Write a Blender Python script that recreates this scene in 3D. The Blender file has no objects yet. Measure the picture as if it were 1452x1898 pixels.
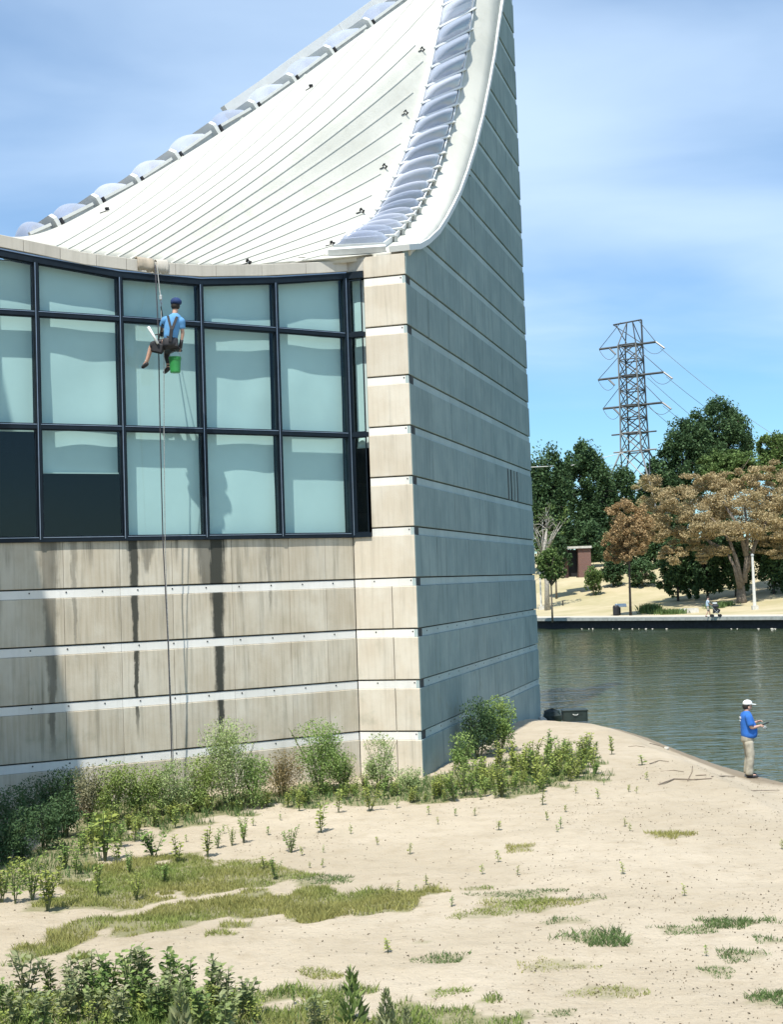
import bpy, math, random
import numpy as np
from mathutils import Vector, Matrix
from mathutils.bvhtree import BVHTree
random.seed(7); RNG = np.random.default_rng(7)
S = bpy.context.scene
COL = S.collection
# ------------------------------------------------------------------ camera
CAMH = 4.6; FOC = 2500.0
PITCH = math.atan(129.4/2500); ROLL = 0.034
cF = Vector((0, math.cos(PITCH), math.sin(PITCH)))
_U0 = Vector((0, -math.sin(PITCH), math.cos(PITCH)))
cR = math.cos(ROLL)*Vector((1, 0, 0)) - math.sin(ROLL)*_U0
cU = math.sin(ROLL)*Vector((1, 0, 0)) + math.cos(ROLL)*_U0
cam = bpy.data.cameras.new('camera'); camo = bpy.data.objects.new('camera', cam); COL.objects.link(camo)
camo.matrix_world = Matrix(((cR.x, cU.x, -cF.x, 0), (cR.y, cU.y, -cF.y, 0), (cR.z, cU.z, -cF.z, CAMH), (0, 0, 0, 1)))
cam.sensor_fit = 'HORIZONTAL'; cam.sensor_width = 36; cam.lens = 36*FOC/1452
cam.clip_start = .1; cam.clip_end = 5000
S.camera = camo
# ------------------------------------------------------------------ light
SUN_AZ = math.radians(18.5)      # compass direction in which shadows fall (right of +Y)
SUN_EL = math.radians(62)
to_sun = Vector((-math.sin(SUN_AZ)*math.cos(SUN_EL), -math.cos(SUN_AZ)*math.cos(SUN_EL), math.sin(SUN_EL)))
sl = bpy.data.lights.new('sun', 'SUN'); sl.energy = 5.0; sl.angle = math.radians(.53); sl.color = (1, .955, .88)
so = bpy.data.objects.new('sun', sl); COL.objects.link(so)
so.rotation_euler = to_sun.to_track_quat('Z', 'Y').to_euler()
W = bpy.data.worlds.new('World'); S.world = W; W.use_nodes = True
S.view_settings.view_transform = 'Standard'; S.view_settings.look = 'None'
S.view_settings.gamma = 1; S.view_settings.use_curve_mapping = False
S.view_settings.exposure = .36
S.render.engine = 'CYCLES'

# ------------------------------------------------------------------ node helper
class V:
    def __init__(s, nt, sock): s.nt = nt; s.k = sock
    def _m(s, op, o=None, p=None, rev=False):
        n = s.nt.nodes.new('ShaderNodeMath'); n.operation = op
        a = [s, o] if not rev else [o, s]
        if p is not None: a.append(p)
        for i, q in enumerate(a):
            if q is None: continue
            if isinstance(q, V): s.nt.links.new(q.k, n.inputs[i])
            else: n.inputs[i].default_value = q
        return V(s.nt, n.outputs[0])
    def __add__(s, o): return s._m('ADD', o)
    __radd__ = __add__
    def __sub__(s, o): return s._m('SUBTRACT', o)
    def __rsub__(s, o): return s._m('SUBTRACT', o, rev=True)
    def __mul__(s, o): return s._m('MULTIPLY', o)
    __rmul__ = __mul__
    def __truediv__(s, o): return s._m('DIVIDE', o)
    def abs(s): return s._m('ABSOLUTE')
    def pow(s, o): return s._m('POWER', o)
    def max(s, o): return s._m('MAXIMUM', o)
    def min(s, o): return s._m('MINIMUM', o)
    def smooth(s, a, b):
        n = s.nt.nodes.new('ShaderNodeMapRange'); n.interpolation_type = 'SMOOTHSTEP'
        s.nt.links.new(s.k, n.inputs['Value']); n.inputs['From Min'].default_value = a; n.inputs['From Max'].default_value = b
        return V(s.nt, n.outputs[0])

class NT:
    def __init__(s, nt): s.nt = nt
    def node(s, t, **kw):
        n = s.nt.nodes.new('ShaderNode'+t)
        for k, v in kw.items():
            if hasattr(n, k) and not k.startswith('i_'): setattr(n, k, v)
        return n
    def val(s, sock): return V(s.nt, sock)
    def comb(s, x, y, z=0.0):
        n = s.node('CombineXYZ')
        for i, q in enumerate((x, y, z)):
            if isinstance(q, V): s.nt.links.new(q.k, n.inputs[i])
            else: n.inputs[i].default_value = q
        return n.outputs[0]
    def sep(s, sock):
        n = s.node('SeparateXYZ'); s.nt.links.new(sock, n.inputs[0]); return [V(s.nt, o) for o in n.outputs]
    def noise(s, vec, scale=1, detail=4, rough=.55, dist=0):
        n = s.node('TexNoise'); s.nt.links.new(vec, n.inputs['Vector'])
        n.inputs['Scale'].default_value = scale; n.inputs['Detail'].default_value = detail
        n.inputs['Roughness'].default_value = rough; n.inputs['Distortion'].default_value = dist
        return V(s.nt, n.outputs['Fac'])
    def mix(s, f, a, b, mode='MIX'):
        n = s.node('Mix'); n.data_type = 'RGBA'; n.blend_type = mode
        if isinstance(f, V): s.nt.links.new(f.k, n.inputs[0])
        else: n.inputs[0].default_value = f
        for i, q in ((6, a), (7, b)):
            if isinstance(q, (tuple, list)): n.inputs[i].default_value = (*q[:3], 1)
            else: s.nt.links.new(q, n.inputs[i])
        return n.outputs[2]
    def bump(s, h, strength=.3, dist=.02):
        n = s.node('Bump'); n.inputs['Strength'].default_value = strength; n.inputs['Distance'].default_value = dist
        s.nt.links.new(h.k, n.inputs['Height']); return n.outputs[0]
    def link(s, a, b): s.nt.links.new(a.k if isinstance(a, V) else a, b)

MATS = {}
def newmat(name):
    m = bpy.data.materials.new(name); m.use_nodes = True
    nt = NT(m.node_tree); p = m.node_tree.nodes['Principled BSDF']
    MATS[name] = m
    return m, nt, p
def plain(name, col, rough=.6, metal=0, var=.12, vs=6.0, spec=.5, bumpy=0):
    m, t, p = newmat(name)
    tc = t.node('TexCoord').outputs['Object']
    n = t.noise(tc, vs, 4)
    lo = tuple(c*(1-var) for c in col); hi = tuple(min(1, c*(1+var)) for c in col)
    t.link(t.mix(n.smooth(.3, .7), lo, hi), p.inputs['Base Color'])
    p.inputs['Roughness'].default_value = rough; p.inputs['Metallic'].default_value = metal
    p.inputs['Specular IOR Level'].default_value = spec
    if bumpy: t.link(t.bump(n, bumpy, .01), p.inputs['Normal'])
    return m

# ---- world sky with thin procedural clouds
def make_world():
    t = NT(W.node_tree); bg = W.node_tree.nodes['Background']
    sky = t.node('TexSky'); sky.sky_type = 'NISHITA'; sky.sun_disc = False
    sky.sun_elevation = SUN_EL; sky.sun_rotation = math.atan2(to_sun.x, to_sun.y)
    sky.air_density = 1.0; sky.dust_density = .35; sky.ozone_density = 1.6; sky.altitude = 300
    tc = t.node('TexCoord').outputs['Generated']
    x, y, z = t.sep(tc)
    zz = z.max(.0)+.22
    v = t.comb(x/zz, y/zz, 0.0)
    mp = t.node('Mapping'); t.link(v, mp.inputs[0]); mp.inputs['Scale'].default_value = (.85, 1.5, 1); mp.inputs['Rotation'].default_value = (0, 0, math.radians(-24)); mp.inputs['Location'].default_value = (SKYX, SKYY, 0)
    n1 = t.noise(mp.outputs[0], .8, 2, .4, .1)
    n2 = t.noise(mp.outputs[0], 2.2, 5, .5, .3)
    cov = (n1*.80+n2*.20).smooth(.38, .68)
    cov = (cov*.76+.06).min(1.0)*((n2-.5)*.12+z).smooth(.09, .26).max(.10)
    tint = t.mix(1.0, sky.outputs[0], (.74, 1.08, 1.28), "MULTIPLY")
    col = t.mix(cov, tint, (6.1, 7.75, 9.8))
    hs = t.node('HueSaturation'); hs.inputs['Saturation'].default_value = 1.0; hs.inputs['Value'].default_value = 1
    t.link(col, hs.inputs['Color'])
    t.link(hs.outputs[0], bg.inputs[0]); bg.inputs[1].default_value = .1
SKYX, SKYY = 2.2, 6.6
make_world()

# ------------------------------------------------------------------ projection helpers (pixel of the photograph -> point on a real surface)
CP = Vector((0, 0, CAMH))
def ray(x, y): return cF + cR*((x-726)/FOC) + cU*((949-y)/FOC)
def atz(x, y, z):
    d = ray(x, y); return CP + d*((z-CAMH)/d.z)
def atD(x, y, D):
    d = ray(x, y); return CP + d*(D/d.y)
# ------------------------------------------------------------------ mesh helpers
class MB:
    def __init__(s): s.v = []; s.f = []; s.m = []; s.uv = []
    def add(s, vs, fs, mi=0, uvs=None):
        o = len(s.v); s.v += [tuple(v) for v in vs]
        s.uv += (uvs if uvs else [(0, 0)]*len(vs))
        for f in fs: s.f.append(tuple(i+o for i in f)); s.m.append(mi)
        return s
    def box(s, c, size, M=None, mi=0):
        hx, hy, hz = size[0]/2, size[1]/2, size[2]/2; c = Vector(c)
        vs = []
        for z in (-hz, hz):
            for x, y in ((-hx, -hy), (hx, -hy), (hx, hy), (-hx, hy)):
                p = Vector((x, y, z)); vs.append(c + (M @ p if M else p))
        return s.add(vs, [(3, 2, 1, 0), (4, 5, 6, 7), (0, 1, 5, 4), (1, 2, 6, 5), (2, 3, 7, 6), (3, 0, 4, 7)], mi)
    def tube(s, pts, rad, n=6, mi=0, cap=True):
        pts = [Vector(p) for p in pts]; k = len(pts)
        if not isinstance(rad, (list, tuple)): rad = [rad]*k
        vs = []; pa = None
        for i, p in enumerate(pts):
            t = (pts[min(i+1, k-1)]-pts[max(i-1, 0)]).normalized()
            if pa is None:
                a = t.cross(Vector((0, 0, 1)))
                if a.length < .15: a = t.cross(Vector((1, 0, 0)))
            else: a = pa-t*pa.dot(t)
            a.normalize(); pa = a; b = t.cross(a)
            for j in range(n):
                an = 2*math.pi*j/n; vs.append(p + (a*math.cos(an)+b*math.sin(an))*rad[i])
        fs = [(i*n+j, i*n+(j+1) % n, (i+1)*n+(j+1) % n, (i+1)*n+j) for i in range(k-1) for j in range(n)]
        if cap: fs += [tuple(range(n))[::-1], tuple((k-1)*n+j for j in range(n))]
        return s.add(vs, fs, mi)
    def lathe(s, c, prof, n=16, mi=0, cap=True):
        c = Vector(c); vs = []
        for r, z in prof:
            for j in range(n):
                a = 2*math.pi*j/n; vs.append(c+Vector((r*math.cos(a), r*math.sin(a), z)))
        k = len(prof)
        fs = [(i*n+j, i*n+(j+1) % n, (i+1)*n+(j+1) % n, (i+1)*n+j) for i in range(k-1) for j in range(n)]
        if cap: fs += [tuple(range(n))[::-1], tuple((k-1)*n+j for j in range(n))]
        return s.add(vs, fs, mi)
    def ball(s, c, r, n=8, mi=0, sc=(1, 1, 1)):
        c = Vector(c); vs = []; fs = []
        for i in range(n+1):
            th = math.pi*i/n
            for j in range(n*2):
                ph = math.pi*j/n
                vs.append(c+Vector((r*sc[0]*math.sin(th)*math.cos(ph), r*sc[1]*math.sin(th)*math.sin(ph), r*sc[2]*math.cos(th))))
        m = n*2
        for i in range(n):
            for j in range(m): fs.append((i*m+j, (i+1)*m+j, (i+1)*m+(j+1) % m, i*m+(j+1) % m))
        return s.add(vs, fs, mi)
    def build(s, name, mats, parent=None, smooth=False):
        me = bpy.data.meshes.new(name); me.from_pydata(s.v, [], s.f)
        if not isinstance(mats, (list, tuple)): mats = [mats]
        for m in mats: me.materials.append(m)
        if len(mats) > 1:
            for i, p in enumerate(me.polygons): p.material_index = s.m[i]
        uv = me.uv_layers.new(name='st')
        for l in me.loops: uv.data[l.index].uv = s.uv[l.vertex_index]
        if smooth:
            for p in me.polygons: p.use_smooth = True
        me.update()
        return mk(name, me, parent)
def mk(name, me, parent=None):
    o = bpy.data.objects.new(name, me); COL.objects.link(o)
    if parent: o.parent = parent
    return o
def tag(o, label=None, cat=None, group=None, kind=None):
    if label: o['label'] = label
    if cat: o['category'] = cat
    if group: o['group'] = group
    if kind: o['kind'] = kind
    return o
def empty(name, loc, label, cat, group=None, rz=0):
    o = bpy.data.objects.new(name, None); COL.objects.link(o); o.location = loc; o.rotation_euler[2] = rz
    o.empty_display_size = .2
    return tag(o, label, cat, group)
def arr_mesh(name, verts, faces, mats, matidx=None, smooth=False):
    """verts (N,3) float, faces (M,k) int of one size k"""
    me = bpy.data.meshes.new(name); verts = np.asarray(verts, np.float32); faces = np.asarray(faces, np.int32)
    me.vertices.add(len(verts)); me.vertices.foreach_set('co', verts.ravel())
    M, k = faces.shape
    me.loops.add(M*k); me.loops.foreach_set('vertex_index', faces.ravel())
    me.polygons.add(M); me.polygons.foreach_set('loop_start', np.arange(0, M*k, k, dtype=np.int32))
    if not isinstance(mats, (list, tuple)): mats = [mats]
    for m in mats: me.materials.append(m)
    if matidx is not None: me.polygons.foreach_set('material_index', np.asarray(matidx, np.int32))
    if smooth: me.polygons.foreach_set('use_smooth', np.ones(M, bool))
    me.update(calc_edges=True); me.validate()
    return me
def unit(a): return a/np.maximum(np.linalg.norm(a, axis=-1, keepdims=True), 1e-9)
def cards(c, size, up=.3, asp=.55, rng=RNG, tdir=None):
    """leaf-shaped rhombi folded a little, at points c"""
    n = len(c); size = np.broadcast_to(np.asarray(size, float), (n,))[:, None]
    t = rng.normal(size=(n, 3)) if tdir is None else tdir + rng.normal(size=(n, 3))*.25
    t = unit(t); nrm = rng.normal(size=(n, 3)); nrm[:, 2] += up*3
    w = unit(np.cross(t, nrm)); k = unit(np.cross(w, t))
    a = c - t*size*.5; b = c + w*size*asp*.5 + k*size*.08; d = c + t*size*.5 - k*size*.05; e = c - w*size*asp*.5 + k*size*.08
    v = np.stack([a, b, d, e], 1).reshape(-1, 3)
    f = np.arange(4*n).reshape(n, 4)
    return v, f
# ------------------------------------------------------------------ materials
def concrete(name, c1, c2, streak=.5, stains=None, rough=.85, green=.3):
    m, t, p = newmat(name)
    u, z, _ = t.sep(t.node('UVMap').outputs[0])
    ri = t.val(t.node('ObjectInfo').outputs['Random'])
    pos = t.node('NewGeometry').outputs['Position']
    st = t.noise(t.comb(u*3.2, z*.22, ri*0), 1.3, 5, .62)
    st2 = t.noise(t.comb(u*11, z*.5, 4.0), 1.5, 3, .5)
    bl = t.noise(pos, .9, 5, .6); fine = t.noise(pos, 28, 3, .6)
    col = t.mix(bl.smooth(.35, .68), c1, c2)
    col = t.mix(ri*.30, col, tuple(c*.66 for c in c1))
    dkc = (.17, .16, .12) if c1[0] > .3 else (.075, .11, .115)
    dk = (st.smooth(.48, .78)*.62 + st2.smooth(.5, .8)*.3)*streak
    col = t.mix(dk, col, dkc)
    lt = st2.smooth(.56, .30)*.18*streak
    col = t.mix(lt, col, (.66, .64, .57) if c1[0] > .3 else tuple(min(1, c*1.35) for c in c2))
    if green:
        g = t.noise(pos, 1.7, 4, .6).smooth(.55, .75)*green*z.smooth(5.5, .5)
        col = t.mix(g, col, (.16, .19, .13))
    if stains:
        wob = t.noise(t.comb(u*2, z*1.4, 1.0), 1.6, 5, .65)-.5
        grain = t.noise(t.comb(u*22, z*1.2, 8.0), 1.2, 3, .6)
        tot = None
        for s0, w0, z1, amt in stains:
            h = ((z-z1)/(5.75-z1)).max(0.0).min(1.0)
            w = (h.pow(1.6)*.75+.25)*w0
            d = (u-s0+wob*.16).abs()/w
            mk_ = (1.35-d-grain*.8).smooth(0, .55)*h.smooth(0, .22)*amt
            tot = mk_ if tot is None else tot.max(mk_)
        # brown-black weeping just under the sill
        wp = (t.noise(t.comb(u*5, z*.25, 3.0), 1.1, 4, .65).smooth(.52, .74))*(z.smooth(4.95, 5.72))*.75
        tot = tot.max(wp)
        col = t.mix(tot.min(1.0), col, (.032, .036, .030))
    t.link(col, p.inputs['Base Color'])
    p.inputs['Roughness'].default_value = rough; p.inputs['Specular IOR Level'].default_value = .25
    t.link(t.bump(fine*.6+bl*.4+st*.3, .22, .02), p.inputs['Normal'])
    return m
XJ = -0.95
def wallY(X): return 33.22 + .6685*X + .01075*X*X
def arcS(X):   # distance along the curved wall from its right end
    n = 24; s = 0
    for i in range(n):
        a = XJ+(X-XJ)*i/n; b = XJ+(X-XJ)*(i+1)/n
        s += math.hypot(b-a, wallY(b)-wallY(a))
    return s
mWallL = concrete('stained_concrete', (.50, .44, .335), (.60, .555, .455), 1.0,
                  [(arcS(-5.72), .17, 1.2, .93), (arcS(-4.02), .34, .6, .96), (arcS(-4.25), .5, 4.4, .7), (arcS(-5.45), .3, 4.9, .5), (arcS(-7.36), .30, .8, .6), (arcS(-6.9), .12, 3, .4), (arcS(-2.9), .10, 3.9, .35)])
mPier = concrete('pier_concrete', (.60, .53, .42), (.68, .63, .53), .55)
mWallR = concrete('concrete_painted_shade', (.235, .310, .305), (.300, .375, .36), .75, green=.4)  # same concrete as the pier; its shade is put into the darker teal colour
mBand = concrete('pale_concrete_band', (.74, .73, .68), (.82, .81, .77), .25, green=.08)
mBandR = concrete('band_painted_shade', (.36, .45, .445), (.42, .51, .50), .25, green=.15)  # pale bands again, toned down so the colour carries the wall's shade
mCore = plain('dark_joint', (.05, .055, .055), .9, var=.2)
mFascia = concrete('fascia_concrete', (.50, .47, .41), (.58, .55, .48), .45)
mNavy = plain('navy_aluminium', (.005, .012, .020), .5, 0, .15, spec=.25)
mAlu = plain('bright_aluminium', (.30, .35, .42), .35, .7, .08)
mRoofFlash = plain('white_flashing', (.62, .63, .60), .5, 0, .03)
mGrey = plain('grey_galvanised_steel', (.42, .44, .43), .5, .2, .12)
mBlack = plain('black_rubber', (.012, .012, .014), .6, 0, .2)

def m_roof():
    m, t, p = newmat('white_roof_membrane')
    pos = t.node('NewGeometry').outputs['Position']
    n1 = t.noise(pos, .35, 5, .6); n2 = t.noise(pos, 1.6, 6, .62, .6); n3 = t.noise(pos, 14, 3)
    col = t.mix(n1.smooth(.35, .7), (.565, .56, .495), (.49, .49, .43))
    col = t.mix(n2.smooth(.50, .70)*.5, col, (.46, .455, .385))
    t.link(col, p.inputs['Base Color']); p.inputs['Roughness'].default_value = .55
    t.link(t.bump(n2*.7+n3*.2, .35, .05), p.inputs['Normal'])
    return m
mRoof = m_roof()
mSeam = plain('seam_cap', (.53, .53, .475), .6, 0, .06)
def m_dome():
    m, t, p = newmat('acrylic_dome')
    pos = t.node('NewGeometry').outputs['Position']
    ri = t.val(t.node('ObjectInfo').outputs['Random'])
    n = t.noise(pos, .8, 3)
    col = t.mix((n+ri-.5).smooth(.3, .8), (.62, .65, .72), (.42, .47, .56))
    t.link(col, p.inputs['Base Color']); p.inputs['Roughness'].default_value = .18
    p.inputs['Specular IOR Level'].default_value = .8
    tr = t.node('BsdfTransparent'); tr.inputs[0].default_value = (.86, .89, 1, 1)
    fr = t.node('LayerWeight'); fr.inputs[0].default_value = .35
    mx = t.node('MixShader'); t.link((1-t.val(fr.outputs['Facing']).smooth(0, 1.0))*.62, mx.inputs[0])
    t.link(p.outputs[0], mx.inputs[1]); t.link(tr.outputs[0], mx.inputs[2])
    t.link(mx.outputs[0], m.node_tree.nodes['Material Output'].inputs[0])
    return m
mDome = m_dome()
def m_glass():
    m, t, p = newmat('tinted_glass')
    m.node_tree.nodes.remove(p)
    tr = t.node('BsdfTransparent'); tr.inputs[0].default_value = (.69, .855, .855, 1)
    gl = t.node('BsdfGlossy'); gl.inputs[0].default_value = (.95, 1, 1, 1); gl.inputs['Roughness'].default_value = 0
    lw = t.node('LayerWeight'); lw.inputs[0].default_value = .5
    pos = t.node('NewGeometry').outputs['Position']
    b = t.bump(t.noise(pos, .55, 2, .4), .10, .05); t.link(b, gl.inputs['Normal'])
    f = (t.val(lw.outputs['Facing']).pow(4.0)*.8+.035).min(1.0)
    mx = t.node('MixShader'); t.link(f, mx.inputs[0]); t.link(tr.outputs[0], mx.inputs[1]); t.link(gl.outputs[0], mx.inputs[2])
    t.link(mx.outputs[0], m.node_tree.nodes['Material Output'].inputs[0])
    return m
mGlass = m_glass()
def m_cloth(name, col):
    m, t, p = newmat(name)
    pos = t.node('NewGeometry').outputs['Position']
    n = t.noise(pos, 1.1, 3)
    t.link(t.mix(n.smooth(.3, .7), tuple(c*.95 for c in col), col), p.inputs['Base Color'])
    p.inputs['Roughness'].default_value = .9; p.inputs['Specular IOR Level'].default_value = .1
    return m
mCurt = m_cloth('white_shade_cloth', (.80, .80, .78))
mRoom = plain('dark_room', (.006, .008, .02), .9, 0, .2)

# ================================================================== TERRAIN
WATER = -.45
_sh = [(-80, 75), (-30, 62), (0, 52), (4.2, 48.6)] + [tuple(atz(x, y, WATER)[:2]) for x, y in
       ((1040, 1338), (1100, 1343), (1150, 1352), (1200, 1367), (1262, 1392), (1330, 1417), (1400, 1437), (1452, 1450))] + [(11.5, 28.6), (18, 24), (40, 10), (120, -30), (400, -120)]
SHX = np.array([p[0] for p in _sh]); SHY = np.array([p[1] for p in _sh])
def shore_d(x, y):
    g = np.interp(x, SHX, SHY); sl_ = (np.interp(x+.5, SHX, SHY)-np.interp(x-.5, SHX, SHY))
    return (g-y)/np.sqrt(1+sl_**2)
def _hash(ix, iy): 
    h = np.sin(ix*127.1+iy*311.7)*43758.5453; return h-np.floor(h)
def vnoise(x, y):
    ix = np.floor(x); iy = np.floor(y); fx = x-ix; fy = y-iy; fx = fx*fx*(3-2*fx); fy = fy*fy*(3-2*fy)
    a = _hash(ix, iy); b = _hash(ix+1, iy); c = _hash(ix, iy+1); d = _hash(ix+1, iy+1)
    return (a*(1-fx)+b*fx)*(1-fy)+(c*(1-fx)+d*fx)*fy
def ground_z(x, y):
    x = np.asarray(x, float); y = np.asarray(y, float)
    d = shore_d(x, y)
    s = np.clip(d/4.5, 0, 1); s = 1-(1-s)**1.8
    z = np.where(d > 0, WATER+(-WATER)*s, np.maximum(WATER+.3*d, -1.9))
    near = np.clip(d/2, 0, 1)
    z = z + near*((vnoise(x*.35, y*.35)-.5)*.10 + (vnoise(x*1.3+7, y*1.3)-.5)*.035 + (vnoise(x*4, y*4)-.5)*.03 + (vnoise(x*9+3, y*9)-.5)*.014)
    return z
def G(x, y):     # pixel -> ground point
    z = 0.0
    for _ in range(8):
        p = atz(x, y, z); z = float(ground_z(p.x, p.y))
    return Vector((p.x, p.y, z))
def poly_world(pp): return np.array([tuple(G(x, y)[:2]) for x, y in pp])
def inside(px, py, poly):
    r = np.zeros(len(px), bool); n = len(poly)
    for i in range(n):
        x1, y1 = poly[i]; x2, y2 = poly[(i+1) % n]
        c = ((y1 > py) != (y2 > py)) & (px < (x2-x1)*(py-y1)/(y2-y1+1e-12)+x1)
        r ^= c
    return r
GRASS = {
 'tongue': [(0, 1792), (0, 1762), (120, 1727), (200, 1707), (270, 1690), (330, 1668), (450, 1655), (560, 1646), (700, 1650), (850, 1655), (810, 1670), (700, 1688), (560, 1706), (430, 1710), (330, 1718), (200, 1742), (90, 1768)],
 'middle': [(120, 1680), (110, 1640), (160, 1600), (300, 1588), (420, 1592), (520, 1610), (640, 1632), (560, 1640), (470, 1640), (360, 1652), (260, 1674), (180, 1680)],
 'wall': [(-60, 1660), (0, 1600), (120, 1560), (130, 1490), (500, 1466), (760, 1444), (900, 1420), (1110, 1395), (1100, 1440), (960, 1472), (740, 1492), (500, 1496), (330, 1530), (250, 1545), (190, 1600), (60, 1650)],
 'front': [(-60, 1960), (-60, 1825), (60, 1822), (200, 1826), (460, 1850), (620, 1862), (800, 1872), (960, 1886), (990, 1960)]}
GPOLY = {k: poly_world(v) for k, v in GRASS.items()}
PATCH = [(955, 1657, 75, 8, 0), (965, 1681, 88, 12, 1), (878, 1695, 50, 7, 1), (1045, 1708, 48, 6, 0), (1092, 1666, 35, 5, 0), (1101, 1737, 58, 10, 0),
 (1278, 1724, 66, 9, 0), (1363, 1709, 62, 8, 0), (1379, 1769, 48, 9, 0), (1029, 1789, 68, 12, 1), (1123, 1838, 76, 12, 1), (1426, 1852, 42, 16, 0),
 (1040, 1879, 38, 7, 0), (1330, 1796, 33, 10, 0), (1240, 1547, 38, 4, 1), (1431, 1744, 30, 5, 0), (885, 1646, 30, 4, 1), (1366, 1679, 50, 4, 2),
 (827, 1777, 44, 8, 0), (966, 1569, 24, 4, 1), (822, 1837, 36, 7, 1), (590, 1805, 36, 8, 1), (415, 1730, 34, 5, 1), (780, 1745, 22, 3, 2),
 (600, 1632, 60, 8, 0), (440, 1597, 40, 5, 1), (1000, 1440, 60, 10, 0)]
def make_ground():
    xs = np.concatenate([np.linspace(-400, -14, 26), np.arange(-13.6, 14.5, .11), np.linspace(15, 400, 30)])
    ys = np.concatenate([np.linspace(-200, 11, 24), np.arange(11.4, 30, .11), np.arange(30, 56, .22), np.linspace(57, 90, 12)])
    X, Y = np.meshgrid(xs, ys); Z = ground_z(X, Y)
    nx, ny = len(xs), len(ys)
    idx = np.arange(nx*ny).reshape(ny, nx)
    f = np.stack([idx[:-1, :-1], idx[:-1, 1:], idx[1:, 1:], idx[1:, :-1]], -1).reshape(-1, 4)
    me = arr_mesh('sand_ground', np.stack([X, Y, Z], -1).reshape(-1, 3), f, mSand, smooth=True)
    g = np.zeros(nx*ny); xf = X.ravel(); yf = Y.ravel()
    jx = xf+(vnoise(xf*2.2, yf*2.2)-.5)*1.2; jy = yf+(vnoise(xf*2.2+9, yf*2.2+3)-.5)*1.3
    for k, pg in GPOLY.items(): g = np.maximum(g, inside(jx, jy, pg)*{'tongue': .75, 'middle': .7, 'wall': .8, 'front': .8}[k])
    for (x, y, rx, ry, c) in PATCH:
        a = G(x, y); w = (G(x+rx, y)-a).length; h = (G(x, y-ry)-a).length
        g = np.maximum(g, .4*(((xf-a.x)/w)**2+((yf-a.y)/h)**2 < .8))
    at = me.attributes.new('grass', 'FLOAT', 'POINT'); at.data.foreach_set('value', g.astype(np.float32))
    d = shore_d(xf, yf); w = np.clip(1-(d-.2)/.75, 0, 1)
    at = me.attributes.new('wet', 'FLOAT', 'POINT'); at.data.foreach_set('value', w.astype(np.float32))
    o = mk('sand_ground', me); tag(o, 'pale sandy ground sloping to the water', kind='structure')
def m_sand():
    m, t, p = newmat('sand')
    pos = t.node('NewGeometry').outputs['Position']
    a = t.node('Attribute'); a.attribute_name = 'grass'; ga = t.val(a.outputs['Fac'])
    b = t.node('Attribute'); b.attribute_name = 'wet'; wa = t.val(b.outputs['Fac'])
    n1 = t.noise(pos, .25, 4); n2 = t.noise(pos, 2.3, 6, .65); n3 = t.noise(pos, 55, 3, .7); n4 = t.noise(pos, 9, 5, .7)
    col = t.mix(n1.smooth(.35, .65), (.43, .365, .268), (.50, .43, .325))
    col = t.mix(n2.smooth(.46, .72)*.55, col, (.36, .295, .205))
    x, y, z = t.sep(pos)
    drift = t.noise(t.comb(x*.7, y*2.6, 0.0), 1.1, 5, .6)
    col = t.mix(drift.smooth(.56, .72)*.35, col, (.52, .45, .35))
    col = t.mix(n3.smooth(.62, .78)*.3, col, (.19, .15, .105))
    lit = n4.smooth(.66, .76)*t.noise(pos, .7, 3).smooth(.45, .62)
    col = t.mix(lit*.6, col, (.19, .15, .10))
    sp = t.noise(pos, 21, 2, .5).smooth(.70, .76)
    col = t.mix(sp*.55, col, (.13, .10, .065))
    gm = (ga + (n4-.5)*1.1*ga).min(1.0).max(0.0)
    col = t.mix(gm*.9, col, (.155, .165, .06))
    col = t.mix((wa+(n2-.5)*.25).smooth(.3, .7)*.8, col, (.20, .155, .10))
    t.link(col, p.inputs['Base Color'])
    t.link(.95-wa*.35, p.inputs['Roughness']); p.inputs['Specular IOR Level'].default_value = .2
    t.link(t.bump(n4*.6+n2*.5+n3*.15+drift*.4, .8, .09), p.inputs['Normal'])
    return m
mSand = m_sand()
make_ground()
# water
def m_water():
    m, t, p = newmat('river_water')
    pos = t.node('NewGeometry').outputs['Position']
    x, y, z = t.sep(pos)
    w1 = t.noise(t.comb(x*.30, y*.85, 0.0), 1.0, 3, .5, .5); w2 = t.noise(t.comb(x*.5, y*1.5, 5.0), 2.2, 3, .55, .4)
    w3 = t.noise(t.comb(x*.10, y*.10, 2.0), 1, 2)
    big = t.noise(t.comb(x*.05, y*.09, 1.0), 1, 3)
    t.link(t.mix(big, (.034, .058, .026), (.060, .082, .034)), p.inputs['Base Color'])
    p.inputs['Roughness'].default_value = .04; p.inputs['IOR'].default_value = 1.33
    h = (w1*.8+w2*.34)*(w3*1.0+.3)
    t.link(t.bump(h, 1.0, .15), p.inputs['Normal'])
    return m
mWater = m_water()
MB().add([(-600, -250, WATER), (600, -250, WATER), (600, 900, WATER), (-600, 900, WATER)], [(0, 1, 2, 3)]).build('river_water', mWater)['kind'] = 'structure'
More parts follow.
